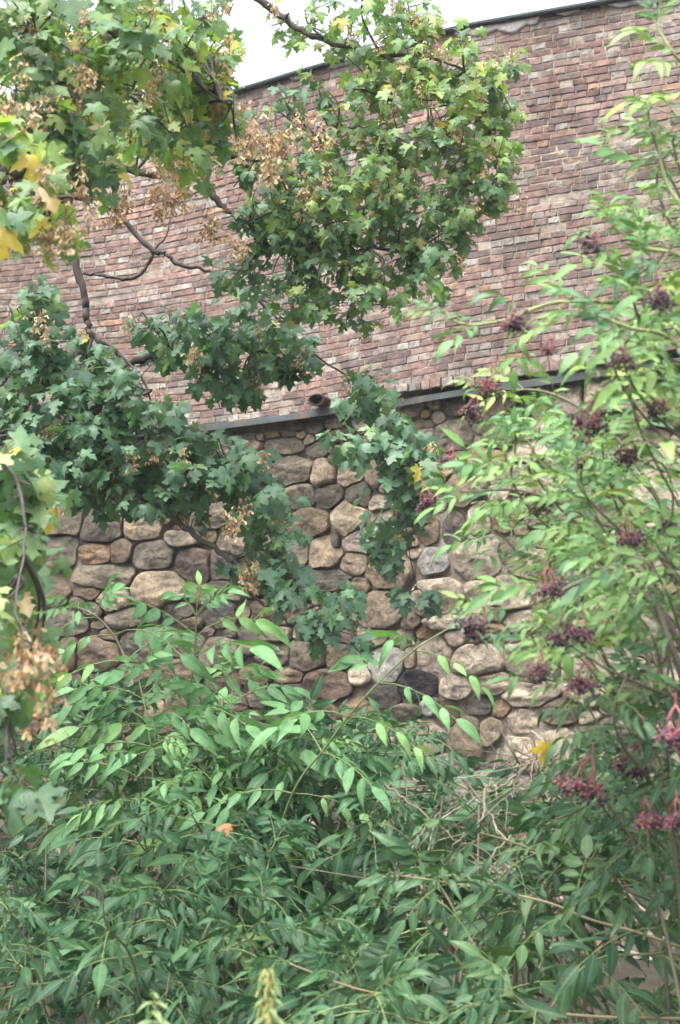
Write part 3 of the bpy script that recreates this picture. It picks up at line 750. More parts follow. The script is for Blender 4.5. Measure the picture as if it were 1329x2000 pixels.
def maple(name, label, root_at, trunk, limbs, blobs, bunches, group=None, cat="tree"):
    root = empty(name, root_at, label, cat, group)
    if trunk is not None:
        a = Acc()
        tube(a, smooth_path(trunk[0], 10), trunk[1], trunk[2], BARK, 12, 0.05)
        a.build("trunk", M_BARK, root)
    samples = []
    la = Acc()
    for pts, r0, r1 in limbs:
        w = [P(*q) if len(q) == 3 else np.asarray(q[1]) for q in pts]
        path = smooth_path(w, 7)
        path = path + np.array([[U(-1, 1), U(-1, 1), U(-1, 1)] for _ in path]) * min(0.012, r0 * 0.4)
        tube(la, path, r0, r1, np.array(BARK) * U(0.7, 1.2), 7, 0.12)
        samples.append(path)
    smp = np.concatenate(samples)
    la.build("branches", M_BARK, root)
    ta, fa = Acc(), Acc()
    spots = []
    for cx, cy, rx, ry, D, dD, dens, size, pal, nb in blobs:
        if rx > 40: rx, ry, dens = rx * 1.18, ry * 1.2, dens * 0.86
        c0 = P(cx, cy, D)
        mpp = D / FPX
        k = size / mpp
        nleaf = int(dens * math.pi * rx * ry / (k * k) * 4.6)
        near = smp[np.argmin(np.linalg.norm(smp - c0, axis=1))]
        br = []
        for _ in range(3):
            e = c0 + np.array([U(-0.6, 0.6) * rx * mpp, U(-0.6, 0.6) * dD, U(-0.6, 0.6) * ry * mpp])
            mid = (near + e) / 2 + np.array([U(-.05, .05), U(-.05, .05), 0.08 * np.linalg.norm(e - near)])
            path = smooth_path([near, mid, e], 6)
            tube(ta, path, 0.008, 0.003, BARK, 5, 0.1)
            br.append(path)
        allb = np.concatenate(br + [smp])
        done = 0
        while done < nleaf:
            v = rv(1); v = nrm(v) * U(0, 1) ** 0.55 * U(0.85, 1.3)
            e = c0 + v * np.array([rx * mpp, dD, ry * mpp])
            dist = np.linalg.norm(allb - e, axis=1)
            st = allb[np.argmin(dist)]
            if np.linalg.norm(e - st) > 0.75:
                st = e + nrm(st - e) * 0.35
            mid = (st + e) / 2 + np.array([0, 0, 0.05 * np.linalg.norm(e - st)]) + rv(0.012)
            path = smooth_path([st, mid, e], 4)
            tube(ta, path, 0.0035, 0.0018, np.array(BARK) * 1.1, 4)
            ax = nrm(e - st)
            for t in (1.0, 0.97, 0.75, 0.72, 0.45):
                if U(0, 1) < 0.12: continue
                at = path[min(len(path) - 1, int(t * (len(path) - 1)))] + rv(0.01)
                side = nrm(np.cross(ax, rv(1)))
                maple_leaf(fa, at, ax * 0.4 + side, size, PAL[pal], ta)
                done += 1
        for _ in range(nb):
            v = nrm(rv(1)) * U(0.3, 1) ** 0.5
            spots.append((c0 + v * np.array([rx * mpp, dD, ry * mpp]) + np.array([0, -0.05, 0]), size / 0.12 * (0.8 if D < 7 else 1)))
    for px, py, D, sz, n in bunches:
        for _ in range(n):
            spots.insert(0, (P(px + U(-1, 1) * 14 * n ** 0.5, py + U(-1, 1) * 12 * n ** 0.5, D + U(-0.1, 0.1)), sz))
    for at, sz in spots[:100]:
        seed_bunch(root, at, sz * U(0.8, 1.15))
    ta.build("twigs", M_BARK, root)
    fa.build("leaves", M_MAPLE, root)
    return root

# near maple whose trunk stands out of view on the left
TR = P(-420, 1700, 6.0); TR[2] = 0
near_trunk = [TR, TR + np.array([0.05, 0, 2]), TR + np.array([-0.05, 0.1, 4.2]), TR + np.array([0.1, 0.1, 6.5])]
maple("maple_tree", "near maple with yellowing leaves and tan winged seeds in the upper left corner", TR, (near_trunk, 0.2, 0.1),
      [([('w', near_trunk[2]), (-200, 200, 5.6), (-40, 60, 5.4), (70, 12, 5.4), (130, 30, 5.4), (200, 60, 5.5), (330, 120, 6.0), (430, 200, 6.3)], 0.022, 0.005),
       ([('w', near_trunk[2]), (-200, 120, 5.4), (0, 20, 5.4), (40, 60, 5.4), (110, 160, 5.6), (150, 150, 5.8), (250, 180, 6.2)], 0.022, 0.005),
       ([('w', near_trunk[1] + np.array([0, 0, 1.2])), (-150, 420, 5), (-20, 340, 4.7), (60, 350, 4.6), (120, 400, 4.6)], 0.03, 0.005),
       ([('w', near_trunk[1] + np.array([0, 0, .6])), (-150, 950, 4.8), (-40, 900, 4.5), (30, 930, 4.4), (50, 1050, 4.3), (30, 1180, 4.1), (60, 1260, 4.0)], 0.008, 0.002)],
      [(60, 50, 150, 90, 5.3, 0.5, 1.0, 0.081, 'm', 6), (215, 70, 120, 90, 5.6, 0.5, 0.95, 0.081, 'm', 7), (340, 60, 90, 80, 6.2, 0.4, 0.85, 0.081, 'y', 5), (420, 50, 45, 80, 6.6, 0.3, 0.8, 0.077, 'm', 6),
       (60, 180, 110, 80, 5.2, 0.4, 1.0, 0.088, 'm', 5), (200, 170, 110, 70, 5.8, 0.4, 0.9, 0.081, 'y', 6), (330, 160, 90, 60, 6.4, 0.4, 1.0, 0.077, 'y', 4), (400, 130, 60, 60, 6.5, 0.3, 0.8, 0.088, 'y', 4), (270, 20, 120, 40, 6.6, 0.4, 1.0, 0.088, 'y', 3), (120, 130, 120, 90, 7.2, 0.5, 0.9, 0.092, 'y', 3), (300, 110, 120, 90, 7.4, 0.4, 0.8, 0.088, 'y', 3),
       (40, 310, 70, 80, 4.7, 0.3, 1.1, 0.092, 'y', 5), (110, 400, 70, 60, 4.6, 0.25, 1.1, 0.092, 'y', 5), (20, 420, 25, 60, 4.4, 0.2, 0.8, 0.088, 'y', 0), (130, 250, 80, 60, 5.3, 0.3, 1.0, 0.081, 'm', 4),
       (150, 300, 130, 60, 5.8, 0.3, 0.9, 0.079, 'm', 4), (300, 280, 110, 50, 6.6, 0.3, 0.8, 0.075, 'y', 4), (400, 240, 90, 55, 6.8, 0.3, 0.8, 0.075, 'm', 3), (90, 100, 120, 100, 5.8, 0.4, 0.8, 0.079, 'y', 3), (420, 150, 50, 60, 6.8, 0.3, 0.7, 0.075, 'y', 1), (300, 240, 70, 40, 6.2, 0.3, 0.9, 0.077, 'm', 3),
       (40, 940, 60, 70, 4.5, 0.25, 1.3, 0.092, 'n', 3), (35, 1070, 60, 80, 4.4, 0.25, 1.3, 0.088, 'n', 4), (20, 880, 60, 60, 5.2, 0.3, 1.1, 0.085, 'm', 1), (40, 1010, 60, 80, 5.2, 0.3, 1.1, 0.085, 'm', 2), (25, 1120, 55, 70, 5.0, 0.3, 1.1, 0.085, 'n', 1), (20, 1210, 45, 60, 4.8, 0.25, 1.0, 0.085, 'm', 1), (50, 1330, 50, 50, 4.6, 0.2, 0.9, 0.085, 'n', 0), (15, 1160, 30, 50, 4.2, 0.2, 0.9, 0.088, 'm', 1), (60, 1290, 60, 70, 4.0, 0.2, 0.9, 0.088, 'n', 0),
       (25, 1490, 22, 35, 4.0, 0.1, 0.9, 0.092, 'n', 0)],
      [(70, 1260, 3.85, 0.8, 5), (90, 1345, 3.9, 0.8, 1), (45, 200, 4.8, .75, 3), (110, 430, 4.5, .8, 3), (140, 330, 4.8, 0.75, 2), (150, 120, 5.2, .75, 2), (300, 130, 5.8, .8, 3)],
      group="maple trees in front of the walls")

# middle maple: long boughs across the brick wall
T2 = P(-260, 1750, 8.5); T2[2] = 0
mid_trunk = [T2, T2 + np.array([0.1, 0, 2.2]), T2 + np.array([0.0, 0.1, 4.5]), T2 + np.array([0.3, 0, 7.4])]
maple("maple_tree", "maple with light green leafy boughs reaching across the brick wall to its top edge", T2, (mid_trunk, 0.22, 0.09),
      [([('w', mid_trunk[3]), (100, -150, 8.2), (420, -60, 8), (510, 0, 8), (560, 40, 8), (620, 76, 8), (740, 106, 8), (800, 150, 8), (870, 200, 8.0), (960, 260, 8.0), (980, 340, 8)], 0.028, 0.005),
       ([('w', mid_trunk[2]), (60, 330, 8.4), (200, 325, 8.3), (340, 345, 8.2), (370, 335, 8.2), (440, 308, 8.1), (520, 312, 8.1), (600, 300, 8.1), (680, 250, 8.1), (760, 250, 8.0)], 0.024, 0.005),
       ([(400, 330, 8.2), (410, 370, 8.15), (450, 415, 8.1), (490, 436, 8.1), (520, 480, 8.1), (600, 470, 8), (700, 480, 8), (800, 500, 8)], 0.022, 0.005),
       ([(410, 310, 8.2), (400, 270, 8.2), (385, 225, 8.2)], 0.010, 0.004), ([(415, 315, 8.2), (432, 260, 8.2), (440, 230, 8.2)], 0.010, 0.004),
       ([(740, 106, 8), (850, 115, 8), (950, 160, 8)], 0.012, 0.004), ([(760, 195, 8), (850, 195, 8)], 0.009, 0.004)],
      [(560, 40, 50, 40, 8, .3, 0.36, .070, 'l', 1), (640, 55, 80, 55, 8, .4, 0.50, .070, 'l', 3), (760, 50, 90, 55, 8, .4, 0.72, .070, 'l', 4), (820, 30, 50, 60, 8, .3, 0.72, .070, 'l', 3), (800, 140, 90, 60, 8, .4, 0.79, .070, 'l', 5),
       (910, 130, 75, 60, 8, .4, 0.79, .070, 'l', 3), (960, 190, 60, 70, 8, .4, 0.79, .070, 'l', 4), (880, 220, 90, 70, 8, .4, 0.79, .070, 'l', 5), (970, 300, 50, 80, 8, .3, 0.72, .070, 'l', 3), (890, 320, 80, 70, 8, .4, 0.72, .070, 'm', 4),
       (960, 390, 55, 50, 8, .3, 0.72, .070, 'm', 3), (890, 430, 45, 70, 8, .3, 0.65, .070, 'm', 3), (700, 180, 80, 50, 8, .4, 0.61, .070, 'l', 3), (650, 260, 60, 50, 8, .3, 0.54, .070, 'm', 3), (760, 270, 90, 70, 8, .4, 0.72, .070, 'm', 4),
       (790, 370, 90, 60, 8, .4, 0.72, .070, 'm', 3), (700, 360, 80, 60, 8, .4, 0.72, .070, 'm', 3), (620, 370, 70, 60, 8, .4, 0.72, .070, 'm', 2), (540, 350, 70, 45, 8.1, .3, 0.58, .070, 'm', 2), (560, 430, 70, 60, 8, .3, 0.72, .070, 'm', 2),
       (650, 450, 90, 60, 8, .4, 0.79, .070, 'm', 2), (750, 470, 80, 60, 8, .4, 0.79, .070, 'm', 2), (820, 530, 50, 60, 8, .3, 0.65, .070, 'm', 3), (700, 540, 80, 50, 8, .3, 0.65, .070, 'm', 2), (600, 530, 80, 40, 8.1, .3, 0.58, .070, 'd', 2),
       (500, 470, 40, 60, 8.1, .3, 0.50, .070, 'd', 1), (440, 260, 70, 50, 8.2, .3, 0.58, .070, 'd', 1), (400, 200, 80, 40, 8.2, .3, 0.58, .070, 'd', 1), (230, 290, 70, 50, 8.3, .3, 0.58, .070, 'm', 2), (520, 400, 60, 50, 8, .3, .7, .070, 'm', 1), (590, 590, 70, 40, 8.1, .3, .6, .070, 'm', 1), (480, 540, 60, 40, 8.2, .3, .5, .070, 'd', 1), (700, 610, 60, 30, 8, .3, .5, .070, 'm', 1), (840, 460, 60, 70, 8, .3, .7, .070, 'm', 2), (560, 210, 60, 40, 8.2, .3, 0.43, .070, 'd', 1), (600, 300, 70, 45, 8.2, .3, 0.50, .070, 'd', 1), (300, 260, 60, 35, 8.3, .3, 0.58, .070, 'm', 1), (480, 330, 50, 40, 8.2, .2, 0.50, .070, 'd', 1), (620, 190, 40, 40, 8.1, .2, 0.36, .070, 'm', 1), (350, 330, 45, 45, 8.1, .2, 0.50, .070, 'l', 0)],
      [(500, 240, 7.7, 1.15, 5), (530, 290, 7.7, 1.15, 4), (480, 215, 7.7, 1.1, 2), (560, 250, 7.7, 1.1, 2), (600, 225, 7.7, 1.1, 2), (405, 215, 7.8, 1, 2), (335, 300, 7.8, 1.1, 3), (330, 365, 7.8, 1.1, 5), (215, 355, 7.8, 1.15, 5),
       (460, 460, 7.9, 1, 2), (400, 415, 7.9, 1, 2), (600, 345, 7.8, 1.0, 2), (400, 300, 7.9, .9, 2)],
      group="maple trees in front of the walls")

# lower maple: dark foliage hanging over the stone wall
T3 = P(-120, 1780, 9.6); T3[2] = 0
low_trunk = [T3, T3 + np.array([-0.1, 0, 1.5]), T3 + np.array([0.1, 0, 3.2]), T3 + np.array([0.2, -0.1, 5.2])]
maple("maple_tree", "maple with dark green drooping branches hanging down over the stone wall", T3, (low_trunk, 0.16, 0.06),
      [([('w', low_trunk[3]), (60, 420, 8.8), (135, 480, 8.6), (160, 560, 8.6), (172, 620, 8.6), (180, 655, 8.6), (225, 685, 8.6), (240, 730, 8.6), (262, 790, 8.6), (290, 850, 8.6), (340, 915, 8.6)], 0.030, 0.005),
       ([(180, 655, 8.6), (172, 700, 8.6), (185, 760, 8.6), (197, 830, 8.6)], 0.012, 0.004),
       ([(232, 690, 8.6), (275, 735, 8.5), (300, 790, 8.5), (335, 840, 8.5)], 0.009, 0.004),
       ([('w', low_trunk[3]), (90, 380, 9), (195, 392, 9), (240, 430, 9), (298, 490, 9), (322, 492, 9), (345, 515, 9), (410, 530, 9), (450, 565, 9), (500, 580, 9), (570, 612, 9.0), (620, 608, 9), (680, 590, 9)], 0.022, 0.004),
       ([(298, 490, 9), (290, 515, 9), (262, 543, 9), (210, 540, 9), (165, 533, 9)], 0.014, 0.009), ([(302, 488, 9), (325, 460, 9), (332, 430, 9), (335, 405, 9)], 0.007, 0.004),
       ([(500, 580, 9), (560, 640, 9), (610, 690, 9), (690, 740, 9), (740, 770, 9)], 0.010, 0.004),
       ([('w', low_trunk[2]), (60, 770, 9), (150, 745, 8.8), (240, 714, 8.7), (330, 686, 8.7), (430, 675, 8.7), (520, 690, 8.8), (600, 730, 9)], 0.042, 0.006),
       ([('w', low_trunk[1]), (60, 900, 8.9), (200, 900, 8.7), (300, 980, 8.6), (360, 1030, 8.6), (440, 1085, 8.6), (468, 1110, 8.6), (480, 1150, 8.6), (530, 1190, 8.6), (575, 1225, 8.6)], 0.028, 0.005),
       ([(300, 980, 8.6), (380, 950, 8.6), (470, 960, 8.6), (520, 1020, 8.6), (540, 1090, 8.6)], 0.010, 0.004), ([(0, 755, 9), (70, 660, 8.8), (70, 580, 8.7), (62, 545, 8.7)], 0.010, 0.004)],
      [(60, 600, 45, 60, 8.7, .3, .8, .09, 'd', 1), (60, 700, 80, 70, 8.7, .4, 1.1, .09, 'd', 1), (60, 810, 100, 80, 8.7, .4, 1.2, .09, 'd', 1), (160, 700, 70, 60, 8.6, .3, 1.1, .09, 'd', 1), (170, 800, 90, 70, 8.6, .4, 1.2, .09, 'd', 1),
       (130, 890, 110, 60, 8.6, .4, 1.2, .09, 'd', 1), (270, 770, 55, 70, 8.5, .3, .9, .09, 'd', 1), (320, 640, 70, 35, 8.6, .3, .9, .09, 'd', 1), (410, 640, 80, 50, 8.6, .3, 1.0, .09, 'd', 1), (420, 710, 90, 50, 8.6, .3, 1.0, .09, 'd', 1),
       (485, 760, 45, 40, 8.7, .3, .8, .09, 'd', 1), (530, 640, 70, 60, 8.9, .3, .9, .09, 'd', 1), (575, 695, 70, 45, 8.9, .3, 1.0, .09, 'd', 1), (715, 765, 50, 40, 9, .3, 1.0, .09, 'd', 1), (330, 860, 80, 50, 8.5, .3, 1.1, .09, 'd', 1),
       (260, 900, 90, 60, 8.6, .3, 1.2, .09, 'd', 1), (380, 930, 80, 60, 8.5, .3, 1.1, .09, 'd', 2), (450, 900, 60, 60, 8.5, .3, 1.0, .09, 'd', 1), (490, 980, 55, 60, 8.5, .3, 1.0, .09, 'd', 2), (300, 980, 80, 40, 8.6, .3, .8, .09, 'd', 1),
       (530, 1060, 50, 60, 8.5, .3, 1.0, .09, 'd', 1), (480, 1100, 40, 40, 8.6, .3, .8, .09, 'd', 1), (570, 1140, 60, 50, 8.5, .3, 1.0, .09, 'd', 1), (660, 1180, 60, 45, 8.5, .3, .9, .09, 'd', 1), (640, 1220, 60, 30, 8.5, .3, .8, .09, 'd', 1),
       (700, 1250, 25, 30, 8.6, .2, .7, .09, 'd', 0), (190, 950, 90, 40, 8.7, .3, 1.0, .09, 'd', 1)],
      [(350, 880, 8.2, 1, 1), (465, 985, 8.2, 1, 2), (490, 1095, 8.3, .9, 1), (90, 600, 8.4, .9, 1)],
      group="maple trees in front of the walls")

# sapling rooted behind the flashing
S4 = P(735, 790, 12.7)
maple("maple_sapling", "maple sapling trailing from the metal ledge down the stone wall", S4, None,
      [([('w', S4), (745, 780, 12.3), (760, 830, 11.8), (800, 880, 11.5), (810, 940, 11.6), (790, 1000, 11.9), (765, 1060, 12.1), (750, 1100, 12.1)], 0.016, 0.004),
       ([(760, 830, 11.8), (700, 850, 11.6), (650, 870, 11.5)], 0.008, 0.004), ([(790, 1000, 11.9), (800, 1080, 12.1), (815, 1150, 12.1)], 0.006, 0.003)],
      [(690, 870, 55, 35, 11.6, .25, 1.0, .135, 'd', 0), (760, 830, 45, 50, 11.7, .3, 1.1, .135, 'd', 1), (800, 880, 60, 40, 11.5, .3, 1.1, .135, 'd', 1), (810, 950, 60, 50, 11.6, .3, 1.1, .135, 'd', 2), (770, 1000, 50, 45, 11.9, .25, 1.1, .135, 'd', 0),
       (750, 1070, 40, 40, 12.0, .2, 1.0, .135, 'd', 0), (810, 1155, 40, 25, 12.0, .2, 1.1, .135, 'd', 0), (860, 900, 40, 30, 11.4, .2, .9, .13, 'm', 0), (720, 770, 40, 30, 12, .2, 1.0, .13, 'd', 1)],
      [], cat="sapling")

# ------------------------------------------------------------------ elders
E_MID = [((0.034, 0.101, 0.043), 5), ((0.028, 0.084, 0.038), 4), ((0.045, 0.118, 0.047), 3), ((0.021, 0.066, 0.032), 2), ((0.121, 0.139, 0.029), 0.05), ((0.071, 0.132, 0.036), 0.4)]  # mid, dark and dull greens lowered to stand in for missing shade
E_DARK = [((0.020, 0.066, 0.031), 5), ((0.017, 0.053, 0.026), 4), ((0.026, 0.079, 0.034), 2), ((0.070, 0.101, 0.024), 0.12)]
E_LITE = [((0.125, 0.235, 0.075), 5), ((0.095, 0.205, 0.078), 4), ((0.17, 0.28, 0.085), 3), ((0.22, 0.30, 0.085), 0.35), ((0.07, 0.155, 0.08), 2.5)]
E_DULL = [((0.046, 0.111, 0.049), 5), ((0.037, 0.093, 0.045), 4), ((0.063, 0.129, 0.052), 2), ((0.029, 0.078, 0.040), 2), ((0.124, 0.143, 0.036), 0.06)]
E_BRIGHT = [((0.110, 0.246, 0.102), 5), ((0.089, 0.207, 0.091), 4), ((0.162, 0.311, 0.110), 2)]
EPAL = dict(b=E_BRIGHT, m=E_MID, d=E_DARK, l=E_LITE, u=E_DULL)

def elder_leaf(la, sa, at, d, size, pal, up=(0, -0.6, 1), narrow=np.array([[1.0, 1, 1]])):
    """one pinnate leaf: curved rachis, paired leaflets and a terminal one"""
    d = nrm(d); up = nrm(np.asarray(up) + rv(0.14))
    Lr = (0.215 if pal is not E_BRIGHT else 0.26) * size * U(0.85, 1.15)
    if pal is E_LITE: narrow = np.array([[0.88, 1, 1]])
    dr = U(0.25, 0.65) if pal is not E_LITE else U(0.05, 0.4)
    npair = 3
    pts = [at + d * Lr * t + np.array([0, 0, -dr * Lr * t * t]) for t in np.linspace(0, 1, 6)]
    tube(sa, pts, 0.0022 * size, 0.0012 * size, (0.16, 0.22, 0.08), 4)
    side = nrm(np.cross(d, up)); nn = np.cross(side, d)
    c = pick(pal)
    for i in range(npair):
        t = 0.36 + 0.60 * i / max(1, npair - 0.4)
        p = at + d * Lr * t + np.array([0, 0, -dr * Lr * t * t])
        for sg in (-1, 1):
            ld = nrm(d * U(0.4, 0.75) + side * sg * U(0.75, 1.0) + np.array([0, 0, -U(0.25, 0.65) if pal is not E_LITE else -U(-0.1, 0.22)]) + rv(0.06))
            ln = nrm(nn + side * sg * U(0.15, 0.6) + rv(0.09))
            sz = size * 0.098 * U(0.85, 1.15) * (0.8 if i == 0 else 1)
            la.leaf("elder%d" % rng.randrange(5), frame(ld, ln, sz) * narrow, p + ld * 0.006, c * U(0.85, 1.15))
    p = pts[-1]
    ld = nrm(d + np.array([0, 0, -dr * 1.6]) + rv(0.12))
    la.leaf("elder%d" % rng.randrange(5), frame(ld, nrm(nn + rv(0.1)), size * 0.112 * U(0.9, 1.15)), p, c * U(0.9, 1.15))

def elder_shoot(la, sa, path, nodes, step, size, pal, r0, r1, col, up=(0, -0.6, 1), fade=0.5):
    """stem with opposite, crosswise leaf pairs near the tip"""
    path = smooth_path(path, 10)
    tube(sa, path, r0, r1, col, 6, 0.04)
    seg = np.linalg.norm(np.diff(path, axis=0), axis=1); cs = np.concatenate([[0], np.cumsum(seg)])
    ph = U(0, 3.14) if fade < 0.6 else 0.5
    for k in range(nodes):
        s = cs[-1] - step * k * (1 + 0.05 * k) - 0.01
        if s <= 0.02: break
        at = np.array([np.interp(s, cs, path[:, i]) for i in range(3)])
        i = min(len(path) - 2, int(np.searchsorted(cs, s)) - 1)
        ax = nrm(path[i + 1] - path[i])
        a = nrm(np.cross(ax, (0.3, 1, 0.2))); b = np.cross(ax, a)
        ph += math.pi / 2 + U(-0.3, 0.3) if fade < 0.6 else (0.9 if k % 2 else -0.9) + U(-0.15, 0.15)
        kk = min(1.0, 0.6 + fade * 0.45 * k)
        for sg in (0, math.pi):
            if U(0, 1) < 0.06: continue
            rd = math.cos(ph + sg) * a + math.sin(ph + sg) * b
            d = rd * (0.75 + 0.12 * k) + ax * max(0.15, 0.75 - 0.14 * k) + np.array([0, 0, 0.18])
            d = nrm(d)
            if abs(ax[2]) < 0.85: d = np.array([1.35 * d[0], 0.75 * d[1] - 0.08, 0.35 * d[2] + 0.10])   # leaves turn level on leaning stems
            elder_leaf(la, sa, at, d, size * kk * U(0.85, 1.1), pal, up)
    if nodes > 2:
        for _ in range(2):
            elder_leaf(la, sa, path[-1], nrm(path[-1] - path[-3]) + rv(0.3), size * 0.45, pal, up)

def berry_cluster(parent, at, size, drop, ripe=0.75):
    """flat elder umbel hanging on red stalks"""
    at = np.asarray(at); drop = nrm(np.asarray(drop) + np.array([U(-.45, .45), U(-.2, .2), 0])); size = size * U(0.7, 1.15)
    sa, ba = Acc(), Acc()
    red = np.array((0.24, 0.075, 0.09)) * U(0.6, 1.25)
    hub = at + drop * 0.028 * size
    tube(sa, [at, hub], 0.0022 * size, 0.0019 * size, red, 5)
    x = nrm(np.cross(drop, (0.2, 1, 0.3))); y = np.cross(drop, x)
    for k in range(6):
        th = k * 1.05 + U(-.2, .2)
        rd = math.cos(th) * x + math.sin(th) * y
        rr = U(0.3, 1) if k else 0.1
        e = hub + drop * U(0.04, 0.06) * size + rd * 0.045 * size * rr
        tube(sa, smooth_path([hub, (hub + e) / 2 + rd * 0.008 * size, e], 3), 0.0019 * size, 0.0013 * size, red * U(0.8, 1.3), 4)
        for m in range(5):
            th2 = m * 1.3 + U(-.3, .3)
            e2 = e + drop * U(0.012, 0.028) * size + (math.cos(th2) * x + math.sin(th2) * y) * U(0.012, 0.026) * size
            tube(sa, [e, e2], 0.0011 * size, 0.0008 * size, red * U(0.8, 1.3), 3)
            for q in range(5):
                b = e2 + drop * U(0, 0.012) * size + rv(0.010 * size)
                tube(sa, [e2, b], 0.0008 * size, 0.0006 * size, red * U(0.8, 1.4), 3)
                if U(0, 1) < 0.85:
                    c = rng.choice([(0.012, 0.010, 0.022), (0.02, 0.012, 0.03), (0.035, 0.012, 0.03)]) if U(0, 1) < ripe else rng.choice([(0.20, 0.04, 0.07), (0.16, 0.03, 0.06), (0.10, 0.12, 0.04)])
                    ba.leaf("berry", np.eye(3) * 0.0047 * size * U(0.8, 1.15), b, np.array(c))
    o = ba.build("berry_cluster", M_BERRY, parent)
    s = sa.build("stalk", M_RED, o)
    s.location = (0, 0, 0)

def elder(label, root, shoots, regions, berries=(), stem_col=(0.12, 0.13, 0.07), group="elder shrubs below the walls"):
    """shoots: hand-placed; regions: (x0,y0,x1,y1,D0,D1,n,size,pal,lean)"""
    o = empty("elder_shrub", root, label, "shrub", group)
    la, sa = Acc(), Acc()
    for pts, nodes, step, size, pal, r0, r1, col in shoots:
        elder_shoot(la, sa, [P(*q) for q in pts], nodes, step, size, EPAL[pal], r0, r1, col, fade=0.6)
    for x0, y0, x1, y1, D0, D1, n, size, pal, lean in regions:
        for i in range(n):
            px, py, D = U(x0, x1), U(y0, y1), U(D0, D1)
            tip = P(px, py, D)
            b = np.array([root[0] + (tip[0] - root[0]) * (U(0.35, 0.75) if lean > -0.25 else U(-0.1, 0.2)) + U(-.3, .3), root[1] + (tip[1] - root[1]) * 0.4 + U(0, 0.4), 0.02])
            if tip[2] < 0.5: b = tip + np.array([U(-.5, .5) + lean * -0.5, U(0.2, 0.8), -0.5])
            mid = (b + tip) / 2 + np.array([U(-.1, .1) - lean * 0.2, U(0.0, 0.25), 0.18 * np.linalg.norm(tip - b)])
            if lean <= -0.25: mid[0] = 0.85 * b[0] + 0.15 * tip[0]; b[0] = 1.12 * b[0]
            pre = tip - np.array([lean * 0.15 + U(-.12, .12), U(-0.16, -0.02), 0.10 + U(-.05, .1)])
            elder_shoot(la, sa, [b, mid, pre, tip], rng.choice([3, 4, 4, 5]), U(0.055, 0.10) * size, size * U(0.8, 1.2), EPAL[pal], 0.006, 0.0025, np.array(stem_col) * U(0.8, 1.3))
    sa.build("stems", M_STEM, o)
    la.build("leaves", M_ELDER, o)
    for px, py, D, size, dx, ripe in berries:
        berry_cluster(o, P(px, py - 18, D - 0.3), size * 0.95, (dx, U(-0.3, 0.1), -1), ripe)
    return o

GS, BS = (0.17, 0.23, 0.09), (0.10, 0.085, 0.06)
def G(px, D):
    p = P(px, 1900, D); p[2] = 0.0
    return p

elder("tall elder shrub left of centre with one upright shoot rising before the stone wall", G(420, 7.2),
      [([(330, 1900, 7.3), (350, 1580, 7.0), (362, 1420, 6.9), (380, 1280, 6.85), (384, 1200, 6.8)], 14, 0.085, 1.75, 'b', 0.011, 0.004, (0.12, 0.14, 0.07)),
       ([(300, 1800, 7.4), (268, 1400, 7.1), (240, 1275, 7.1), (195, 1210, 7.0), (150, 1185, 6.9)], 8, 0.11, 1.5, 'b', 0.008, 0.004, (0.30, 0.30, 0.2)),
       ([(480, 1900, 7.0), (560, 1580, 6.5), (640, 1455, 6.3), (715, 1360, 6.1), (800, 1277, 6.0), (880, 1225, 5.9)], 7, 0.17, 1.35, 'b', 0.006, 0.003, GS),
       ([(400, 1900, 7.0), (440, 1560, 6.9), (450, 1420, 6.8), (455, 1330, 6.8)], 6, 0.09, 1.5, 'b', 0.008, 0.003, GS),
       ([(290, 1900, 7.0), (300, 1560, 6.9), (290, 1420, 6.8), (270, 1320, 6.8)], 6, 0.09, 1.5, 'b', 0.008, 0.003, GS),
       ([(470, 1850, 7.0), (500, 1650, 6.9), (520, 1500, 6.9), (540, 1400, 6.9)], 5, 0.12, 1.1, 'm', 0.008, 0.003, GS),
       ([(600, 1800, 7.2), (630, 1600, 7.1), (640, 1480, 7.1), (650, 1410, 7.0)], 5, 0.12, 1.1, 'm', 0.008, 0.003, BS)],
      [(100, 1360, 300, 1480, 6.8, 7.5, 5, 1.04, 'm', 0.0), (260, 1420, 520, 1520, 6.5, 7.4, 8, 1.04, 'b', 0.0), (430, 1390, 720, 1520, 6.6, 7.6, 13, 1.00, 'b', 0.1), (640, 1380, 800, 1500, 6.6, 7.4, 5, 0.95, 'm', 0.1), (170, 1400, 430, 1560, 6.6, 7.6, 6, 1.28, 'm', 0.0), (420, 1400, 700, 1560, 6.6, 8.0, 9, 1.23, 'm', 0.1), (250, 1540, 760, 1680, 6.2, 7.4, 14, 1.33, 'm', 0.0), (690, 1430, 830, 1620, 7.0, 8.0, 4, 1.23, 'm', 0.2)])
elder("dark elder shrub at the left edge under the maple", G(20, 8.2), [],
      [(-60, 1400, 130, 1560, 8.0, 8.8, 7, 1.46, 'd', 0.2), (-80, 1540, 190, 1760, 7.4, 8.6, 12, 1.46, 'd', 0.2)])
elder("broad low elder shrub filling the bottom left foreground", G(250, 5.6), [],
      [(-40, 1680, 330, 1900, 5.2, 6.2, 10, 1.43, 'm', 0.0), (320, 1650, 700, 1850, 5.2, 6.4, 10, 1.43, 'm', 0.0), (20, 1860, 700, 2060, 5.0, 5.9, 10, 1.43, 'd', 0.0)])
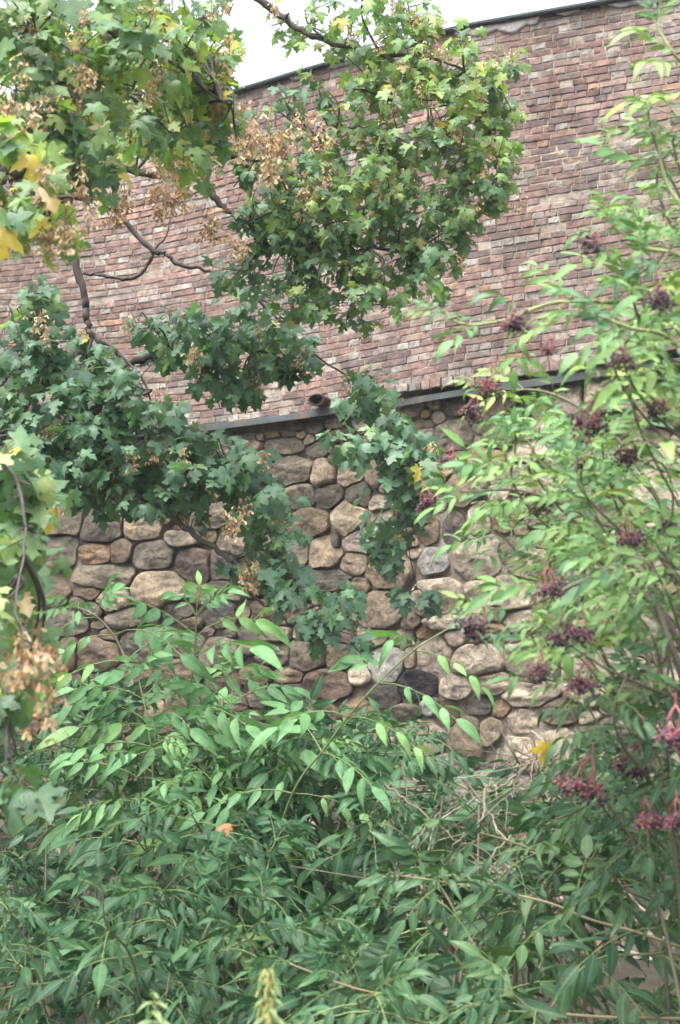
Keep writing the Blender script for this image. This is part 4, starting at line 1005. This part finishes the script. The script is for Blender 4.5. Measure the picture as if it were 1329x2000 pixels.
elder("dense elder shrub with dull green leaves in the bottom right foreground", G(1050, 5.2),
      [([(1329, 1990, 5.0), (1150, 1985, 5), (960, 1965, 5.0), (820, 1950, 5), (700, 1932, 4.9), (560, 1880, 4.8)], 4, 0.2, 1.1, 'm', 0.006, 0.003, (0.30, 0.24, 0.14)),
       ([(1329, 1850, 5.0), (1240, 1820, 5), (1150, 1795, 5), (1060, 1760, 5.0), (910, 1730, 5), (780, 1710, 4.9)], 5, 0.17, 1.1, 'u', 0.006, 0.003, (0.26, 0.22, 0.13)),
       ([(1200, 1680, 5.6), (1080, 1670, 5.4), (985, 1640, 5.3), (880, 1610, 5.2)], 4, 0.15, 1.0, 'u', 0.005, 0.003, (0.26, 0.22, 0.13))],
      [(820, 1500, 1010, 1640, 6.0, 7.0, 8, 1.10, 'u', -0.2), (1000, 1480, 1329, 1640, 5.2, 6.6, 15, 1.10, 'u', -0.3), (690, 1560, 860, 1700, 6.2, 7.2, 8, 1.10, 'm', -0.2), (740, 1620, 1000, 1800, 5.0, 6.6, 4, 1.43, 'u', -0.3), (980, 1600, 1329, 1800, 4.6, 5.8, 6, 1.43, 'u', -0.3), (720, 1790, 1329, 2040, 4.3, 5.4, 12, 1.34, 'u', -0.2), (560, 1700, 800, 1850, 6.0, 6.8, 4, 1.34, 'm', -0.2)])
YS = (0.24, 0.27, 0.12)
elder("elder shrub hung with dark purple berries along the right edge", G(1560, 4.6),
      [([(1500, 1500, 4.4), (1480, 800, 4.2), (1330, 600, 4.1), (1190, 590, 4.0), (1080, 592, 4.0), (975, 628, 3.9), (900, 632, 3.9), (865, 605, 3.9)], 6, 0.12, 0.75, 'l', 0.009, 0.003, YS),
       ([(1500, 1500, 4.4), (1500, 500, 4.2), (1380, 180, 4.1), (1320, 110, 4.0), (1285, 55, 4.0)], 4, 0.12, 0.9, 'l', 0.009, 0.003, YS),
       ([(1450, 900, 4.2), (1360, 480, 4.0), (1300, 350, 4.0), (1285, 260, 4.0)], 6, 0.11, 0.9, 'l', 0.009, 0.003, YS),
       ([(1450, 1000, 4.2), (1380, 560, 3.9), (1250, 480, 3.9), (1195, 440, 3.9)], 6, 0.09, 0.9, 'l', 0.008, 0.003, YS),
       ([(1480, 900, 4.0), (1329, 680, 3.7), (1230, 640, 3.6), (1150, 610, 3.6)], 5, 0.10, 0.9, 'l', 0.008, 0.003, YS),
       ([(1480, 1300, 4.4), (1300, 1000, 4.5), (1200, 850, 4.6), (1080, 770, 4.7), (960, 760, 4.8)], 7, 0.1, 0.9, 'l', 0.009, 0.003, BS),
       ([(1480, 1400, 4.4), (1300, 1100, 4.5), (1150, 1010, 4.7), (1030, 960, 4.8), (900, 960, 5.0)], 7, 0.1, 0.85, 'l', 0.009, 0.003, BS),
       ([(1460, 1500, 4.2), (1329, 1300, 4.0), (1250, 1110, 4.1), (1150, 1130, 4.2), (1040, 1180, 4.2), (960, 1190, 4.3)], 6, 0.10, 0.85, 'l', 0.010, 0.003, (0.15, 0.13, 0.1)),
       ([(1460, 1700, 4.2), (1329, 1260, 4.2), (1200, 1130, 4.2), (1115, 1150, 4.3)], 2, 0.12, 0.85, 'l', 0.012, 0.006, (0.17, 0.15, 0.12))],
      [(1000, 760, 1340, 900, 4.0, 5.2, 10, 0.71, 'l', -0.4), (1060, 900, 1340, 1080, 3.8, 5.2, 12, 0.71, 'l', -0.4), (960, 930, 1100, 1080, 4.8, 5.4, 4, 0.68, 'l', -0.4), (1050, 1080, 1340, 1280, 3.8, 5.0, 10, 0.71, 'l', -0.4), (1130, 1270, 1340, 1480, 4.0, 5.0, 8, 0.75, 'u', -0.3),
       (1180, 1430, 1340, 1640, 4.2, 5, 5, 0.79, 'u', -0.3), (1250, 560, 1345, 760, 3.5, 4.2, 5, 0.71, 'l', -0.3), (1220, 330, 1345, 560, 3.8, 4.4, 4, 0.71, 'l', -0.3), (1300, 180, 1350, 330, 3.9, 4.3, 4, 0.71, 'l', -0.3)],
      [(955, 1185, 4.2, 1.05, -0.15, .95), (1065, 1110, 4.1, 1.0, 0.0, .8), (1060, 1280, 4.1, 1.0, -0.15, .7), (1140, 1190, 4.1, 1.15, 0.0, .85), (1145, 1290, 4.2, 1.0, 0.0, .5), (1165, 780, 4.0, 1.25, -0.1, .8), (1210, 680, 3.9, 0.9, 0, .8),
       (1170, 460, 4.1, 0.8, 0, .8), (1005, 610, 4.0, 0.9, -.1, .9), (1290, 560, 3.8, 1.0, 0, .9), (960, 720, 4.6, 0.9, 0, .2), (1220, 1010, 4.2, 0.9, 0, .85), (1150, 890, 4.6, 0.8, 0, .8), (825, 955, 5.4, 1.0, 0, .7), (885, 880, 5.0, 0.8, 0, .8),
       (1320, 1370, 3.9, 1.0, 0, .7), (1160, 1470, 4.5, 1.15, 0, .4), (1255, 1560, 4.3, 1.1, 0, .4), (1250, 1450, 4.6, 1.0, 0, .8), (1320, 1560, 4.2, 1.0, 0, .6), (1040, 955, 4.7, .8, 0, .8), (1080, 670, 4.4, .6, 0, .2), (935, 780, 4.9, .8, 0, .7),
       (1235, 860, 4.3, .8, 0, .7), (1300, 780, 4.0, .9, 0, .9), (1290, 1000, 4.2, .8, 0, .8), (1100, 1215, 4.3, .7, 0, .9)],
      stem_col=(0.15, 0.14, 0.09))

# ------------------------------------------------------------------ leaf litter and low weeds on the ground
def litter():
    a = Acc()
    for _ in range(2600):
        x, y = U(-7, 9), U(3, 13.5)
        if y > 9.5 + abs(x) * 0.1 and U(0, 1) < 0.2: continue
        z = 0.12 * noise.noise(Vector((x * 0.6, y * 0.6, 0))) + 0.02
        d = nrm(np.array([U(-1, 1), U(-1, 1), U(-.1, .3)]))
        if U(0, 1) < 0.5:
            a.leaf("maple%d" % rng.randrange(5), frame(d, np.array([0, 0, 1]) + rv(.3), U(0.06, 0.12)), np.array([x, y, z]), np.array(rng.choice([(0.22, 0.13, 0.06), (0.15, 0.09, 0.05), (0.32, 0.22, 0.07)])) * U(.7, 1.2))
        else:
            for q in range(4):
                d = nrm(np.array([U(-1, 1), U(-1, 1), U(.1, 1)]))
                a.leaf("elder%d" % rng.randrange(5), frame(d, np.array([0, 0, 1]) + rv(.3), U(0.06, 0.13)), np.array([x, y, z]), pick(E_DARK) * U(.8, 1.3))
    tag(a.build("leaf_litter", M_MAPLE), kind="stuff")
litter()

# ------------------------------------------------------------------ dead bramble, weeds, stray leaves
def dead_shrub():
    a = Acc()
    L = [[(780, 0), (660, 100), (560, 150), (400, 250), (360, 380)], [(500, 80), (600, 210), (660, 310), (820, 380), (1040, 380)], [(920, 70), (760, 230), (640, 340), (560, 420)],
         [(580, 120), (570, 230), (460, 340), (445, 430)], [(900, 330), (840, 450), (780, 600)], [(1080, 400), (1060, 480), (1040, 560)], [(920, 320), (880, 430), (850, 540)], [(1140, 560), (1120, 640), (1100, 730)],
         [(720, 20), (640, 90), (625, 150)], [(760, 10), (700, 80), (690, 150)], [(1060, 20), (920, 40), (780, 110), (700, 120)], [(300, 350), (330, 300), (380, 240), (480, 180)], [(180, 460), (270, 455), (330, 430)],
         [(340, 500), (315, 420), (325, 350), (380, 280)], [(760, 990), (850, 900), (950, 780), (1120, 620)], [(200, 100), (330, 200), (450, 300), (520, 330)], [(1100, 250), (960, 220), (800, 230), (660, 210)],
         [(900, 980), (900, 850), (930, 700), (1020, 430)], [(860, 480), (820, 560), (800, 640)], [(1200, 130), (1040, 190), (900, 180)], [(1290, 330), (1329, 500)], [(650, 700), (560, 580), (520, 470), (400, 430)],
         [(760, -100), (860, -20), (950, 90)], [(640, -110), (700, 0), (770, 90), (810, 180)], [(980, -60), (900, -50), (820, 30), (740, 90)]]
    root = P(1080, 1850, 6.4); root[2] = 0
    for k, l in enumerate(L):
        D = U(5.3, 6.2)
        pts = [P(650 + x / 1.957, 1480 + y / 1.957, D + 0.15 * math.sin(i + k)) for i, (x, y) in enumerate(l)]
        path = smooth_path(pts, 7); path = path + np.array([rv(0.003) for _ in path])
        c = np.array(rng.choice([(0.21, 0.18, 0.145), (0.15, 0.125, 0.10), (0.26, 0.225, 0.19)])) * U(0.8, 1.2)
        tube(a, path, 0.0055, 0.0025, c, 5, 0.1)
        for _ in range(3):
            p = path[rng.randrange(len(path))]
            tube(a, smooth_path([p, p + rv(0.08), p + rv(0.16)], 4), 0.0028, 0.0015, c, 4)
    for k in range(7):    # canes from the ground
        t = P(U(860, 1090), U(1460, 1640), U(5.6, 6.6))
        b = root + np.array([U(-.5, -.05), U(-.1, .4), 0])
        tube(a, smooth_path([b, (b + t) / 2 + rv(0.1), t], 8), 0.008, 0.004, (0.26, 0.21, 0.16), 5, 0.1)
    o = a.build("dead_shrub", M_BARK)
    tag(o, "tangle of bare pale dead twigs in front of the lower stone wall", "dead shrub")
dead_shrub()

def wall_shrub(name, label, px, py, D, rx, ry, n, sz, root_px):
    """small dark round-leaved plant growing from the wall joints"""
    root = P(*root_px)
    o = empty(name, root, label, "plant")
    la, sa = Acc(), Acc()
    for _ in range(n):
        e = P(px + rng.gauss(0, rx * 0.5), py + rng.gauss(0, ry * 0.5), D + U(-.25, .15))
        path = smooth_path([root, (root + e) / 2 + np.array([0, -0.1, 0.08]), e], 4)
        tube(sa, path, 0.003, 0.0015, (0.09, 0.07, 0.05), 4)
        for q in range(4):
            at = path[-1 - q] + rv(0.02)
            d = nrm(rv(1) + np.array([0, -0.6, -0.1]))
            la.leaf("elder%d" % rng.choice([0, 2]), frame(d, nrm(np.array([0, -0.7, 0.7]) + rv(0.4)), sz * U(0.7, 1.2)) * np.array([[1.5, 1, 1]]), at, pick(E_DARK) * U(0.7, 1.0))
    sa.build("stems", M_STEM, o); la.build("leaves", M_ELDER, o)
wall_shrub("wall_plant", "small dark leaved plant growing out of the stone wall at lower left", 185, 1360, 13.2, 90, 40, 60, 0.075, (170, 1400, 13.7))

def nettle(label, px, py, D, h, seedy):
    base = P(px, py + 260, D); top = P(px, py, D)
    o = empty("nettle", base, label, "weed")
    la, sa = Acc(), Acc()
    path = smooth_path([base, (base + top) / 2 + np.array([0.02, 0, 0]), top], 8)
    tube(sa, path, 0.004, 0.0018, (0.18, 0.22, 0.09), 6)
    for k in range(7):
        at = top + (base - top) * (0.02 + 0.07 * k)
        for sg in (-1, 1):
            d = nrm(np.array([sg * (1 if k % 2 else 0.5), -0.6 if k % 2 else -1.0 * sg, 0.25 - 0.05 * k]))
            la.leaf("elder%d" % rng.choice([1, 3]), frame(d, np.array([0, -0.3, 1.0]), (0.02 + 0.008 * k) * h), at, np.array((0.14, 0.20, 0.08)) * U(0.85, 1.15))
            if seedy:
                for q in range(10):
                    p0 = at + rv(0.006)
                    p1 = p0 + np.array([sg * U(0, 0.014), U(-0.016, 0.01), -U(0.015, 0.05)])
                    tube(sa, smooth_path([p0, (p0 + p1) / 2 + rv(0.003), p1], 4), 0.0022, 0.0010, np.array((0.30, 0.32, 0.11)) * U(0.8, 1.2), 4, 0.5)
    sa.build("stem", M_STEM, o); la.build("leaves", M_ELDER, o)
nettle("nettle stalk thick with drooping yellow green seed tassels at the bottom edge", 525, 1890, 3.4, 0.9, True)
nettle("small leafy nettle tip poking up from the bottom edge left of the seedy stalk", 300, 1935, 3.4, 1.5, False)
nettle

def stray(label, px, py, D, size, col, normal, tip):
    a = Acc()
    a.leaf("maple3", frame(tip, normal, size), P(px, py, D), np.array(col))
    tube(a, [P(px, py, D), P(px, py, D) - nrm(tip) * size * 0.6], 0.0015, 0.001, (0.35, 0.25, 0.08), 4)
    tag(a.build("fallen_leaf", M_MAPLE), label, "leaf")
stray("bright yellow maple leaf caught in the dead twigs", 1066, 1450, 5.2, 0.07, (0.52, 0.38, 0.045), (0.3, -1, 0.3), (0.1, 0, -1))
stray("dry orange brown maple leaf lying on the elder leaves", 452, 1612, 5.45, 0.05, (0.34, 0.165, 0.075), (0.1, -0.55, 0.8), (-0.9, -0.3, 0.05))

# ------------------------------------------------------------------ thin milky volume, added to imitate veiling lens glare
def glare_veil():
    a = Acc()
    X0, X1, Y0, Y1, Z0, Z1 = -330, 330, -330, 345, -1.2, 9.5
    V = [(x, y, z) for z in (Z0, Z1) for x, y in ((X0, Y0), (X1, Y0), (X1, Y1), (X0, Y1))]
    a.add(V, [(3, 2, 1, 0), (4, 5, 6, 7), (0, 1, 5, 4), (1, 2, 6, 5), (2, 3, 7, 6), (3, 0, 4, 7)], (1, 1, 1))
    m = bpy.data.materials.new("glare_veil"); m.use_nodes = True
    n, l = m.node_tree.nodes, m.node_tree.links
    n.remove(n["Principled BSDF"])
    v = n.new("ShaderNodeVolumePrincipled")
    v.inputs["Color"].default_value = (0.93, 0.96, 1.0, 1); v.inputs["Density"].default_value = VEIL_DENSITY
    l.new(v.outputs[0], n["Material Output"].inputs["Volume"])
    tag(a.build("glare_veil", m, smooth=False), kind="stuff")
VEIL_DENSITY = 0.0012
glare_veil()
